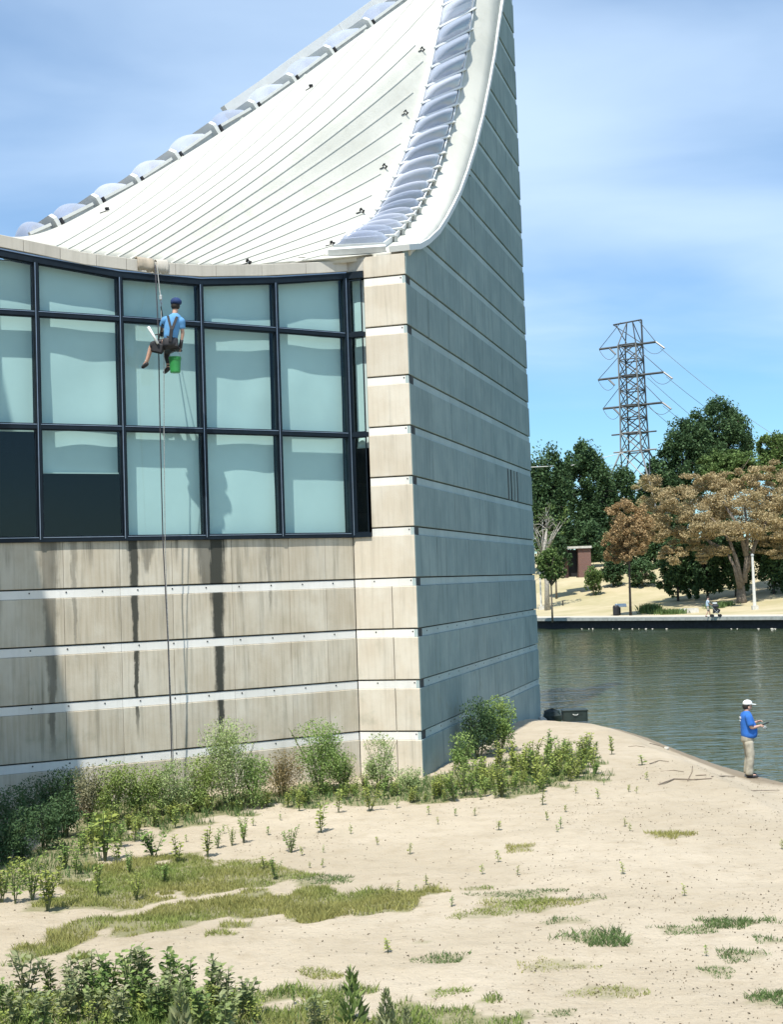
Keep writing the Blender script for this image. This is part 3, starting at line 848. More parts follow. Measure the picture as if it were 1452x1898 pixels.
# seams
for i in range(5, len(ROWS)-2):
    row = GA[i]; base_k = NS
    if ROWS[i][3] == 'k':
        A_, mids, B_, _ = ROWS[i]
        lst = [A_]+mids+[B_]; L = [0]
        for p, q in zip(lst[:-1], lst[1:]): L.append(L[-1]+math.hypot(q[0]-p[0], q[1]-p[1]))
        base_k = int(NS*L[-2]/L[-1]) if mids else NS//2
    pts = []
    for j in range(0, base_k+1):
        p = Vector(row[j]); d = (p-CP).normalized(); h = bvh.find_nearest(p)
        n = h[1] if h[1].dot(d) < 0 else -h[1]
        pts.append((p, n))
    mb = MB(); vs = []
    for j, (p, n) in enumerate(pts):
        t = (pts[min(j+1, len(pts)-1)][0]-pts[max(j-1, 0)][0]).normalized(); w = t.cross(n).normalized()
        for a_, h_ in ((-.024, -.02), (-.018, .024), (.018, .024), (.024, -.02)): vs.append(p+w*a_+n*h_)
    m_ = len(pts)
    fs = [(j*4+q, j*4+(q+1) % 4, (j+1)*4+(q+1) % 4, (j+1)*4+q) for j in range(m_-1) for q in range(4)]+[(0, 1, 2, 3), tuple((m_-1)*4+q for q in (3, 2, 1, 0))]
    sub(mb.add(vs, fs).build('roof_seam', mSeam), roof)
# snow anchors
for (x, y) in ((782, 94), (751, 211), (712, 311), (670, 394), (616, 455), (578, 163), (460, 489), (200, 392)):
    h = roof_hit(x, y)
    if not h: continue
    p, n = h; t = Vector((.7, .3, .6)).normalized(); w = n.cross(t).normalized(); t = w.cross(n)
    mb = MB(); M_ = Matrix((w, t, n)).transposed()
    mb.box(p+n*.06-w*.05, (.03, .06, .08), M_); mb.box(p+n*.06+w*.05, (.03, .06, .08), M_); mb.box(p+n*.08, (.13, .025, .025), M_); mb.box(p+n*.02+t*-.13, (.02, .18, .02), M_)
    sub(mb.build('roof_anchor', mBlack), roof)
# rake edge trim following the right wall
rp_ = [C+dR*float(s)+Vector((0, 0, float(z))) for s, z in zip(RS, RZ)]
mb = MB(); vs = []
for i, p in enumerate(rp_):
    t = (rp_[min(i+1, len(rp_)-1)]-rp_[max(i-1, 0)]).normalized(); up = nR.cross(t); up = up if up.z > 0 or up.dot(-dR) > 0 else -up
    for a_, b_ in ((-.4, -.04), (-.4, .10), (.12, .10), (.12, -.04)): vs.append(p+nR*a_+up*b_)
m_ = len(rp_)
fs = [(j*4+q, j*4+(q+1) % 4, (j+1)*4+(q+1) % 4, (j+1)*4+q) for j in range(m_-1) for q in range(4)]+[(0, 1, 2, 3), tuple((m_-1)*4+q for q in (3, 2, 1, 0))]
bpart(mb.add(vs, fs).build('rake_trim', mRoofFlash))
# curved skylight strip along the rake
Z7 = lambda x, y: (560+.2893*x, .2893*y)
SKR = [Z7(*p) for p in ((1135, -450), (1128, -320), (1120, -185), (1105, -50), (1087, 80), (1067, 210), (1047, 340), (1022, 470), (1000, 585), (975, 695), (950, 810), (922, 905), (893, 1010), (862, 1100), (828, 1190), (797, 1250), (767, 1310), (735, 1370), (702, 1415), (668, 1462), (628, 1508), (580, 1552), (528, 1590))]
SKL = [Z7(*p) for p in ((935, -330), (925, -200), (908, -65), (884, 68), (858, 203), (829, 332), (803, 457), (770, 582), (745, 690), (708, 800), (672, 905), (640, 1000), (605, 1085), (570, 1172), (530, 1258), (497, 1325), (463, 1385), (428, 1437), (388, 1482), (345, 1520), (300, 1552), (250, 1582), (200, 1605))]
prev = None
mCurb = plain('skylight_curb', (.66, .68, .68), .5, .1, .06)
sk = []
for (a, b) in zip(SKL, SKR):
    ha, hb = roof_hit(*a), roof_hit(*b)
    sk.append((ha, hb))
for i in range(len(sk)-1):
    q = [sk[i][0], sk[i][1], sk[i+1][1], sk[i+1][0]]
    if any(h is None for h in q): continue
    n = sum((h[1] for h in q), Vector()).normalized()
    L0, R0_, R1, L1 = [h[0] for h in q]
    CH_ = .14
    fr = MB(); pts = [L0, R0_, R1, L1]
    cen = sum(pts, Vector())/4
    outer = [p-n*.05 for p in pts]; outer_t = [p+n*CH_ for p in pts]; inn = [p+(cen-p)*.07+n*CH_ for p in pts]
    fr.add(outer+outer_t+inn, [(k2, (k2+1) % 4, 4+(k2+1) % 4, 4+k2) for k2 in range(4)]+[(4+k2, 4+(k2+1) % 4, 8+(k2+1) % 4, 8+k2) for k2 in range(4)])
    fo = bpart(fr.build('skylight', mCurb))
    vs = []; nu, nv = 9, 9
    wid = (R0_-R1).length
    hgt = .13+.22*min(1, wid/1.0)
    for a in range(nu+1):
        for b in range(nv+1):
            u, v = a/nu, b/nv; eu = .05+.9*u; ev = .04+.92*v
            p = (L0*(1-eu)+R0_*eu)*(1-ev)+(L1*(1-eu)+R1*eu)*ev
            h_ = hgt*(math.sin(math.pi*v)**.75)*(math.sin(math.pi*u)**.35)
            vs.append(p+n*(CH_-.01+h_))
    fs = [(a*(nv+1)+b, (a+1)*(nv+1)+b, (a+1)*(nv+1)+b+1, a*(nv+1)+b+1) for a in range(nu) for b in range(nv)]
    sub(MB().add(vs, fs).build('dome', mDome, smooth=True), fo)
    # glazing bar with dark cap at the outer end
    t = (R0_-L0).normalized()
    sub(beam(L0+n*(CH_+.03), R0_+n*(CH_+.03)+t*.05, .06, -.03, .03, 'glazing_bar', mRoofFlash, n=n), fo)
    sub(MB().box(R0_+t*.08+n*.06, (.09, .09, .22), Matrix((t, n.cross(t), n)).transposed()).build('bar_end', mGrey), fo)
# bright curb edge at the foot of the strip
h0, h1 = roof_hit(608, 473), roof_hit(716, 466)
if h0 and h1: bpart(beam(h0[0]+h0[1]*.12, h1[0]+h1[1]*.12, .16, -.12, .03, 'skylight_end_curb', mCurb, n=h0[1]))
# ridge skylights
RB = [(110, 424), (188, 385), (261, 347), (333, 300), (405, 250), (478, 208), (549, 158), (618, 105), (690, 54), (757, 4), (826, -55), (890, -130)]
RB = [(50, 448)]+RB
mFin = mRoofFlash
for i, (x, y) in enumerate(RB):
    if i == len(RB)-1: break
    a = ridgeP(x, y); b = ridgeP(*RB[i+1]); t = (b-a).normalized()
    back = Vector((-dR.y*.0-.55, .83, 0)); back = (back-t*back.dot(t)).normalized(); up = t.cross(back); up = up if up.z > 0 else -up
    # curb
    a2 = a+t*.22; b2 = b-t*.22
    vs = [p+back*q+up*h for p in (a2, b2) for q, h in ((0, -.12), (0, .16), (1.3, .16), (1.3, -.12))]
    fo = bpart(MB().add(vs, [(3, 2, 1, 0), (4, 5, 6, 7), (0, 1, 5, 4), (1, 2, 6, 5), (2, 3, 7, 6), (3, 0, 4, 7)]).build('ridge_skylight', mGrey))
    sub(MB().add([p+back*q+up*h for p in (a2-t*.03, b2+t*.03) for q, h in ((-.05, .15), (-.05, .23), (.05, .23), (.05, .15))], [(3, 2, 1, 0), (4, 5, 6, 7), (0, 1, 5, 4), (1, 2, 6, 5), (2, 3, 7, 6), (3, 0, 4, 7)]).build('curb_cap', mRoofFlash), fo)
    vs = []; nu, nv = 12, 8
    for p_ in range(nu+1):
        for q_ in range(nv+1):
            u, v = p_/nu, q_/nv
            h_ = .38*(math.sin(math.pi*u)**.6)*(math.sin(math.pi*v)**.5)
            vs.append(a2+(b2-a2)*(.02+.96*u)+back*(.02+1.25*v)+up*(.18+h_))
    fs = [(p_*(nv+1)+q_, (p_+1)*(nv+1)+q_, (p_+1)*(nv+1)+q_+1, p_*(nv+1)+q_+1) for p_ in range(nu) for q_ in range(nv)]
    sub(MB().add(vs, fs).build('dome', mDome, smooth=True), fo)
    # bracket fin at the divider
    if i > 0:
        vs = [a+t*tt+back*q+up*h for tt in (-.06, .06) for q, h in ((-.10, -.20), (-.10, .30), (.06, .44), (1.3, .44), (1.3, -.1))]
        o = bpart(MB().add(vs, [(0, 1, 2, 3, 4), (9, 8, 7, 6, 5)]+[(k2, (k2+1) % 5, 5+(k2+1) % 5, 5+k2) for k2 in range(5)]).build('ridge_bracket', mFin))
        sub(MB().box(a+t*.13+up*.02-back*.1, (.08, .06, .42), Matrix((t, back, up)).transposed()).build('slot', mBlack), o)
    if i >= 6:   # deeper white rear beam above the upper skylights
        vs = [p+back*q+up*h for p in (a, b) for q, h in ((1.25, .1), (1.25, .72), (1.5, .72), (1.5, .1))]
        bpart(MB().add(vs, [(3, 2, 1, 0), (4, 5, 6, 7), (0, 1, 5, 4), (1, 2, 6, 5), (2, 3, 7, 6), (3, 0, 4, 7)]).build('ridge_beam', mRoofFlash))
# rear closing wall below the ridge
rr_ = [ridgeP(x, y) for x, y, _ in RIDGE[:-1]]+[Ee-dR*.12-nR*.45+Vector((0, 0, RZ[-1]))]
rr_ = [Vector((min(p.x, Ee.x-.55), p.y, p.z)) for p in rr_]
vs = []
for p in rr_: vs += [Vector((p.x, p.y+.1, -.6)), Vector((p.x, p.y+.1, p.z-.15))]
bpart(MB().add(vs, [(2*i, 2*i+1, 2*i+3, 2*i+2) for i in range(len(rr_)-1)], 0, [(v[0], v[2]) for v in vs]).build('rear_wall', mWallR))
# ---- left wing: the neighbouring concrete volume whose shadow falls on the curved wall
wing = empty('building_wing', (-11, 20, 0), 'tall banded concrete wing casting the big shadow at the left edge', 'building')
WX = -10.05; WZ = 20.0
def wpart(o): adopt(o, wing); return o
Jl = Vector((XL, wallY(XL), 0)); Cl = Vector((-8.85, 26.95, 0)); Wl = Vector((WX, 26.6, 0))
wpoly = [Jl, Cl, Wl, Vector((WX, 13.0, 0)), Vector((-18, 13.0, 0)), Vector((-18, 34, 0)), Vector((-10.6, 31.5, 0))]
def band_box(P, Q, z0, z1, off, name, mat):
    t = (Q-P).normalized(); n = Vector((t.y, -t.x, 0)); n = n
    if n.dot(Vector((1, -.3, 0))) < 0: n = -n
    vs = [p+n*o+Vector((0, 0, z)) for p in (P, Q) for o, z in ((-.12, z0), (off, z0), (off, z1), (-.12, z1))]
    uv = [(s, z) for s in (0, (Q-P).length) for z in (z0, z0, z1, z1)]
    return wpart(MB().add(vs, [(3, 2, 1, 0), (4, 5, 6, 7), (0, 1, 5, 4), (1, 2, 6, 5), (2, 3, 7, 6), (3, 0, 4, 7)], 0, uv).build(name, mat))
k = len(wpoly)
vs = [p+Vector((0, 0, z)) for z in (-.5, 12.2) for p in (wpoly[0], wpoly[1], wpoly[2], wpoly[6])]
vs = [Vector((v.x-.1, v.y, v.z)) for v in vs]
wpart(MB().add(vs, [(3, 2, 1, 0), (4, 5, 6, 7), (0, 1, 5, 4), (1, 2, 6, 5), (2, 3, 7, 6), (3, 0, 4, 7)]).build('corner_pier', mPier))
low = [wpoly[2], wpoly[3], wpoly[4], wpoly[5], wpoly[6]]
vs = [Vector((p.x-(.1 if p.x > -12 else 0), p.y, z)) for z in (-.5, WZ) for p in low]; k = 5
wpart(MB().add(vs, [tuple(range(k))[::-1], tuple(range(k, 2*k))]+[(i, (i+1) % k, k+(i+1) % k, k+i) for i in range(k)]).build('wing_core', mCore))
for kk in range(-1, 16):
    z0 = -.5 if kk < 0 else zk(kk)+GAP; z1 = min(zk(kk+1)-BH, WZ)
    for y0 in np.arange(13.0, 26.5, 2.27):
        band_box(Vector((WX-.1, y0+.01, 0)), Vector((WX-.1, y0+2.26, 0)), z0, z1, .1, 'wall_panel', mWallR)
    if kk >= 0: band_box(Vector((WX-.1, 13, 0)), Vector((WX-.1, 26.6, 0)), zk(kk)-BH, zk(kk), .07, 'concrete_band', mBandR)
    if kk < 9:
        band_box(Jl, Cl, z0, z1, .02, 'pier_panel', mPier)
        if kk >= 0: band_box(Jl, Cl, zk(kk)-BH, zk(kk), .0, 'pale_band', mBand)

# ================================================================== VEGETATION
def m_leaf(name, c1, c2, c3=None, transl=.25, ns=1.2):
    m, t, p = newmat(name)
    g = t.node('NewGeometry'); pos = g.outputs['Position']; ri = t.val(g.outputs['Random Per Island'])
    n = t.noise(pos, ns, 3)
    col = t.mix(((ri*.38)+n*.75).smooth(.2, .85), c1, c2)
    if c3: col = t.mix((t.val(t.node('ObjectInfo').outputs['Random'])*.4+t.noise(pos, ns*.4, 2)).smooth(.5, .85)*.8, col, c3)
    t.link(col, p.inputs['Base Color']); p.inputs['Roughness'].default_value = .55; p.inputs['Specular IOR Level'].default_value = .12
    tl = t.node('BsdfTranslucent'); t.link(col, tl.inputs[0])
    mx = t.node('MixShader'); mx.inputs[0].default_value = transl
    t.link(p.outputs[0], mx.inputs[1]); t.link(tl.outputs[0], mx.inputs[2])
    t.link(mx.outputs[0], m.node_tree.nodes['Material Output'].inputs[0])
    return m
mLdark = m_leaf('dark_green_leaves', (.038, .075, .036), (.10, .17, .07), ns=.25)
mLmid = m_leaf('mid_green_leaves', (.07, .115, .035), (.17, .25, .08), ns=.25)
mLbrown = m_leaf('rusty_brown_leaves', (.24, .155, .075), (.46, .33, .17), (.32, .25, .11), ns=.22)
mLtan = m_leaf('tan_dying_leaves', (.30, .24, .13), (.50, .40, .22), (.27, .29, .12), ns=.18)
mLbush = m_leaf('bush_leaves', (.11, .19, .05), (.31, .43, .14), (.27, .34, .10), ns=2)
mLpale = m_leaf('pale_bush_leaves', (.18, .26, .09), (.42, .50, .23), ns=2)
mLrust = m_leaf('rusty_bush_leaves', (.17, .13, .06), (.33, .25, .13), (.18, .2, .08), ns=2)
mLpink = m_leaf('pinkish_seed_heads', (.30, .20, .16), (.50, .37, .30), (.25, .27, .14), ns=2)
mLweed = m_leaf('seedling_leaves', (.10, .18, .045), (.29, .41, .12), (.33, .36, .09), ns=3)
mLbroad = m_leaf('broad_weed_leaves', (.065, .13, .032), (.25, .34, .10), (.31, .32, .18), ns=5)
mGrassO = m_leaf('olive_grass', (.13, .19, .045), (.28, .36, .10), (.36, .33, .12), ns=1.2)
mGrassG = m_leaf('green_grass', (.07, .125, .045), (.16, .23, .08), ns=2)
mGrassB = m_leaf('brown_dry_litter', (.12, .09, .05), (.24, .18, .10), ns=2)
mBark = plain('grey_bark', (.16, .13, .10), .9, 0, .3, 5, bumpy=.4)
mBarkD = plain('dark_bark', (.05, .042, .035), .9, 0, .3, 5)
mBarkPale = plain('pale_bark', (.33, .31, .27), .9, 0, .25, 4)
mStem = plain('green_stem', (.12, .14, .06), .8, 0, .3, 8)

def tree(name, label, base, trunk, blobs, leafmat, nleaf, lsize, cat='tree', group=None, bark=None, barer=False, seed=0, clumps=None, spread=.22, limbs=True, shell=.55):
    """trunk: list of (dx,dy,dz,r); blobs: ellipsoids (dx,dy,dz,rx,ry,rz) relative to base"""
    rng = np.random.default_rng(seed); rr = random.Random(seed)
    root = empty(name, base, label, cat, group)
    bark = bark or mBark
    if trunk:
        mb = MB(); mb.tube([t[:3] for t in trunk], [t[3] for t in trunk], 8)
        if limbs:
            for b in blobs:
                for _ in range(5 if not barer else 9):
                    i = rr.randrange(len(trunk)//2, len(trunk)); s = Vector(trunk[i][:3])
                    e = Vector((b[0]+rr.uniform(-.7, .7)*b[3], b[1]+rr.uniform(-.7, .7)*b[4], b[2]+rr.uniform(-.5, .8)*b[5]))
                    m1 = s.lerp(e, .5)+Vector((rr.uniform(-.3, .3), rr.uniform(-.3, .3), .12*(e-s).length))
                    r0 = trunk[i][3]*.55
                    mb.tube([s, m1, e], [r0, r0*.6, r0*.18], 5)
                    if barer:
                        for _ in range(4):
                            q = m1.lerp(e, rr.random()); e2 = q+Vector((rr.uniform(-1, 1), rr.uniform(-1, 1), rr.uniform(.1, 1.3)))*b[3]*.35
                            mb.tube([q, q.lerp(e2, .5)+Vector((0, 0, .2)), e2], [r0*.3, r0*.2, r0*.08], 4)
        mb.build('trunk', bark, root, smooth=True)
    vol = np.array([b[3]*b[4]*b[5] for b in blobs])**.75; vol = vol/vol.sum()
    C_ = []; 
    for b, w in zip(blobs, vol):
        n = int(nleaf*w); kcl = max(10, int((clumps or 70)*w*1.0))
        d = unit(rng.normal(size=(kcl, 3))); r = (shell+(1-shell)*rng.random(kcl))**.6
        cc = d*r[:, None]*np.array(b[3:6])*.92+np.array(b[:3])
        pick = rng.integers(0, kcl, n); sz = rng.uniform(.6, 1.3, kcl)
        # each clump is a little lens: thick on top, open underneath
        q = unit(rng.normal(size=(n, 3)))*(rng.random((n, 1))**.45)
        q[:, 2] = np.where(q[:, 2] < 0, q[:, 2]*.55, q[:, 2])
        q *= np.array([b[3], b[4], b[5]])*spread*sz[pick][:, None]*1.25
        C_.append(cc[pick]+q)
    c = np.concatenate(C_)
    if name.startswith('bush') or c[:, 2].min() < 0: c[:, 2] = np.maximum(c[:, 2], .02)
    v, f = cards(c, rng.uniform(.6, 1.25, len(c))*lsize, .7, .62, rng)
    me = arr_mesh('crown', v, f, leafmat); o = mk('crown' if cat == 'tree' else 'foliage', me, root)
    return root

# ---- far bank trees
def far(x, y, D):     # base point at real distance D, on the slope
    p = atD(x, y, D); q = Vector((p.x-BA.x, p.y-BA.y, 0)); return bank(q.dot(bdir), q.dot(bnor), float(hill_z(q.dot(bdir), q.dot(bnor))))
def fartree(label, x0, x1, ytop, ybot, D, mat, n, ls, seed, trunk_r=.3, ybase=None, lobes=6, bark=None, name='tree', barer=False, onhill=False, clumps=150, spread=.27, tlean=0, kind='tree', shell=.55):
    pxm = FOC/D; xc = (x0+x1)/2
    b = far(xc, 1060, D)
    if onhill: b = hill_at(xc, ybot-4); D = b.y; pxm = FOC/D
    top = atD(xc, ytop, D); bot = atD(xc, ybot, D); W_ = (x1-x0)/pxm
    zt, zb = top.z-b.z, bot.z-b.z
    xoff = top.x*.5+bot.x*.5-b.x
    rr = random.Random(seed); H = zt-zb; blobs = [(xoff, 0, zb+H*.52, W_*.40, W_*.36, H*.46)]
    for i in range(lobes):
        a = 2*math.pi*i/lobes+rr.uniform(-.3, .3); q = rr.uniform(.24, .31)
        blobs.append((xoff+math.cos(a)*W_*q, math.sin(a)*W_*.24, zb+H*rr.uniform(.28, .72), W_*rr.uniform(.17, .23), W_*.2, H*rr.uniform(.18, .27)))
    blobs.append((xoff+rr.uniform(-.1, .1)*W_, 0, zb+H*.76, W_*.3, W_*.28, H*.22))
    zc = max(zb+H*.55, 1)
    tr = [(0, 0, -.3, trunk_r*1.25), (xoff*.2, 0, zc*.3, trunk_r), (xoff*.5+tlean, 0, zc*.6, trunk_r*.8), (xoff*.9+tlean, 0, zc, trunk_r*.5)]
    return tree(name, label, b, tr, blobs, mat, n, ls, kind, seed=seed, bark=bark or mBark, barer=barer, clumps=clumps, spread=spread, shell=shell)
fartree('tall dark green tree beside the building edge across the water', 960, 1075, 826, 1075, 178, mLdark, 26000, .40, 11, .4, bark=mBarkD)
fartree('broad dark green tree behind the small brick hut', 1030, 1150, 815, 1050, 186, mLdark, 26000, .42, 12, .4, bark=mBarkD)
fartree('dark green tree between hut and pylon foot', 1080, 1200, 850, 1070, 190, mLdark, 18000, .40, 13, .4, bark=mBarkD)
fartree('largest round green tree rising right of the pylon', 1212, 1330, 775, 960, 205, mLdark, 24000, .46, 14, .5, bark=mBarkD)
fartree('topmost leafy tree on the right skyline', 1262, 1412, 738, 930, 212, mLdark, 30000, .46, 15, .5)
fartree('yellow green tree below the tallest crown', 1285, 1425, 832, 930, 190, mLmid, 20000, .38, 16, .35)
fartree('light green tree cut by the right edge on the skyline', 1395, 1500, 800, 930, 200, mLmid, 20000, .42, 17, .4)
fartree('green tree behind the pylon right foot', 1180, 1260, 850, 1000, 200, mLdark, 8000, .55, 27, .4)
# bare limbed tree at the wall edge
tb = far(1012, 1060, 150)
tree('bare_tree', 'pale bare-limbed tree next to the building edge', tb, [(0, 0, -.3, .32), (.1, 0, 3, .26), (-.2, 0, 6, .2), (.3, 0, 9, .12)],
     [(-.8, 0, 8.5, 2.4, 2, 2.6), (1.2, 0, 10, 1.8, 1.6, 2.2)], mLmid, 500, .3, bark=mBarkPale, barer=True, seed=5)
# brown dying trees
fartree('rust orange tree standing alone left of the brown grove', 1110, 1222, 922, 1056, 131, mLbrown, 26000, .22, 21, .11, lobes=6, bark=mBarkD, spread=.2)
tb = hill_at(1376, 1118)
pxm = FOC/tb.y
def rel(x, y, dy=0): q = atD(x, y, tb.y+dy); return tuple(q-tb)
blobs = []
for (x, y, rx, ry, dy) in ((1250, 1028, 32, 20, 0), (1290, 1032, 34, 18, -1), (1325, 1020, 30, 18, -1), (1440, 1022, 34, 18, 0), (1215, 985, 30, 28, 1), (1410, 1012, 26, 14, 3), (1265, 1005, 40, 26, 1), (1305, 1012, 36, 22, 2), (1235, 960, 40, 34, 2), (1440, 1000, 46, 26, 1), (1350, 900, 40, 26, 4), (1410, 905, 50, 30, 4), (1335, 880, 26, 16, 5), (1280, 890, 34, 20, 3), (1465, 985, 40, 30, -1), (1205, 905, 40, 28, 2), (1262, 930, 50, 30, 0), (1320, 905, 45, 30, 3), (1375, 935, 55, 36, 0), (1430, 905, 45, 34, 3), (1480, 930, 60, 45, 0), (1290, 975, 50, 30, -2), (1350, 985, 60, 26, -3), (1420, 975, 55, 34, -2), (1240, 990, 34, 26, 0), (1225, 935, 45, 30, 4), (1300, 945, 55, 34, 5), (1400, 950, 60, 36, 5), (1460, 960, 50, 34, 4), (1395, 880, 34, 22, 4), (1450, 870, 40, 24, 5), (1330, 945, 50, 28, 1)):
    r = rel(x, y, dy); blobs.append((*r, rx/pxm, rx/pxm*.8, ry/pxm))
tree('spreading_tree', 'huge tan dying tree with forked trunk right of the pylon', tb, [(0, 0, -.3, .62), (-.05, 0, .6, .5), (-.05, 0, 1.6, .42), (-.1, 0, 2.2, .3)], blobs, mLtan, 84000, .22, seed=31, clumps=420, spread=.26, shell=.35, limbs=False)
mb = MB()
for pts in ([(1372, 1090), (1362, 1050), (1346, 1020)], [(1380, 1080), (1384, 1040), (1386, 990), (1380, 930)], [(1384, 1060), (1400, 1010), (1425, 960)], [(1376, 1085), (1366, 1040), (1352, 1000), (1320, 960)], [(1346, 1020), (1320, 1008), (1300, 990)], [(1384, 1030), (1372, 980), (1340, 930)]):
    w = [Vector(rel(x, y, -.6)) for x, y in pts]; n_ = len(w); mb.tube(w, [.30*(1-.7*i/(n_-1)) for i in range(n_)], 7)
mb.build('limbs', mBark, bpy.data.objects['spreading_tree'], smooth=True)
# dark understorey behind
for i, (x0, x1, yt, yb, D) in enumerate(((1215, 1300, 990, 1118, 140), (1275, 1350, 985, 1115, 143), (1330, 1400, 980, 1110, 146), (1390, 1480, 985, 1105, 142), (1425, 1520, 960, 1095, 146), (1235, 1300, 930, 1040, 152), (1400, 1500, 920, 1040, 156))):
    fartree(['dense dark shrub mass under the tan tree, leftmost', 'dark shrub left of the forked trunk', 'dark shrub behind the forked trunk', 'dark shrub right of the forked trunk', 'dark shrub at the right edge by the slope', 'dark green tree filling behind the orange crown', 'dark green tree filling behind the tan crown at the right edge'][i],
            x0, x1, yt, yb, D, mLdark, 12000, .36, 40+i, .12, bark=mBarkD, onhill=i < 5, kind='shrub' if i < 5 else 'tree', name='dark_shrub' if i < 5 else 'tree')
for i, (x0, x1, yt, yb, D, lb) in enumerate(((985, 1050, 900, 1065, 182, 'dark tree low behind the bare-limbed tree'), (1060, 1130, 930, 1062, 184, 'dark tree low behind the brick hut'), (1180, 1250, 940, 1075, 168, 'dark tree behind the bare slope gap'), (1290, 1380, 930, 1075, 165, 'dark tree behind the tan crown, centre'), (1400, 1500, 950, 1080, 168, 'dark tree behind the tan crown, far right'))):
    fartree(lb, x0, x1, yt, yb, D, mLdark, 9000, .42, 70+i, .15, bark=mBarkD)
# small bank plants
fartree('small green tree at the building edge on the far bank', 990, 1052, 1015, 1085, 128, mLmid, 5000, .26, 51, .08)
fartree('low green shrub beside the brick hut on the slope', 1080, 1122, 1048, 1108, 134, mLmid, 4000, .22, 52, .06, onhill=True, kind='shrub', name='shrub')
fartree('dark bush right of the low shrub under the orange tree', 1108, 1165, 1032, 1092, 139, mLdark, 4500, .28, 53, .08, onhill=True, kind='shrub', name='shrub')
fartree('bush on the slope below the orange crown', 1160, 1222, 1035, 1092, 141, mLdark, 4500, .28, 54, .08, onhill=True, kind='shrub', name='shrub')
fartree('dark bush behind the brick hut', 1000, 1060, 985, 1068, 158, mLdark, 4500, .34, 55, .1, kind='shrub', name='shrub')
fartree('dark bush above the hut roof', 1050, 1130, 960, 1055, 176, mLdark, 5000, .4, 56, .1, kind='shrub', name='shrub')
fartree('dark bush between hut and orange tree', 1100, 1210, 980, 1062, 170, mLdark, 7000, .4, 57, .1, kind='shrub', name='shrub')
# reedy plants on the bank
def grass_tuft(name, label, base, rx, ry, h, n, mat, group=None, cat='plant', kind=None, seed=0, wd=.012):
    rng = np.random.default_rng(seed)
    c = rng.normal(size=(n, 2))*np.array([rx, ry])*.45; H = h*rng.uniform(.5, 1.1, n)
    a = rng.uniform(0, 6.28, n); l = rng.uniform(.1, .7, n)[:, None]*H[:, None]*np.stack([np.cos(a), np.sin(a)], 1)
    p = np.stack([np.cos(a+1.57), np.sin(a+1.57)], 1)*wd
    z0 = np.zeros(n)
    v = np.stack([np.column_stack([c-p, z0]), np.column_stack([c+p, z0]), np.column_stack([c+l*.45+p*.8, H*.65]), np.column_stack([c+l, H])], 1).reshape(-1, 3)
    o = mk(name, arr_mesh(name, v, np.arange(4*n).reshape(n, 4), mat)); o.location = base
    return tag(o, label, cat, group, kind)
RL = ['tallest clump of green reeds, leftmost on the far bank', 'tall reed clump second from the left on the far bank', 'low reed clump right of the two tall ones', 'low reed clump in the middle of the bank planting', 'low reed clump left of the stone block', 'low grassy clump right of the pushchair', 'low grassy clump left of the forked trunk']
for i, (x, y) in enumerate(((1200, 1137), (1212, 1137), (1226, 1138), (1240, 1139), (1256, 1138), (1325, 1128), (1345, 1124))):
    grass_tuft('reed_clump', RL[i], hill_at(x, y), 1.0, .5, 1.0 if i < 2 else .55, 260, mGrassG, 'reed clumps on the far bank', seed=60+i, wd=.04)
# lamp posts on the far bank
mPost = plain('white_post_paint', (.62, .61, .56), .5, 0, .08)
def lamp(x, ytop, ybase, label, r):
    b = hill_at(x, ybase); H = atD(x, ytop, b.y).z-b.z
    root = empty('lamp_post', b, label, 'lamp post', 'lamp posts on the far bank')
    MB().lathe((0, 0, 0), [(r, .3), (r*.8, H*.5), (r*.62, H)], 10).build('post', mPost, root)
    MB().box((0, 0, .18), (.55, .55, .42)).build('footing', mStone, root)
    MB().lathe((0, 0, H), [(r*.9, 0), (r*.9, .12), (r*.3, .2)], 10).build('cap', mGrey, root)
lamp(1400, 1030, 1130, 'tall white lamp post in front of the tan tree', .17)
lamp(1004, 1045, 1130, 'thin pale lamp post close to the building edge', .12)
# little sign and bin
b = hill_at(1150, 1140)
root = empty('information_stand', b, 'small white slanted information stand on the far path', 'sign')
MB().box((0, 0, .4), (.14, .14, .85)).build('stand_post', mBlack, root)
MB().box((.1, -.05, .95), (1.1, .6, .06), Matrix.Rotation(.5, 3, 'X')).build('sign_panel', mRoofFlash, root)
b = hill_at(1143, 1141)
MBx = MB().lathe((0, 0, 0), [(.28, 0), (.32, .1), (.32, .85), (.25, 1.0)], 12); o = MBx.build('litter_bin', mBlack); o.location = b; tag(o, 'dark round litter bin beside the white information stand', 'bin')
b = hill_at(1044, 1123); o = MB().lathe((0, 0, 0), [(.08, 0), (.08, .55), (.03, .62)], 8).build('marker_post', mBarkD); o.location = b; tag(o, 'short brown marker post on the straw slope', 'post')
o = MB().box((0, 0, .2), (1.8, .5, .5)).build('stone_block', mStone); o.location = hill_at(1278, 1136); tag(o, 'low pale stone block on the bank beside the reeds', 'stone')
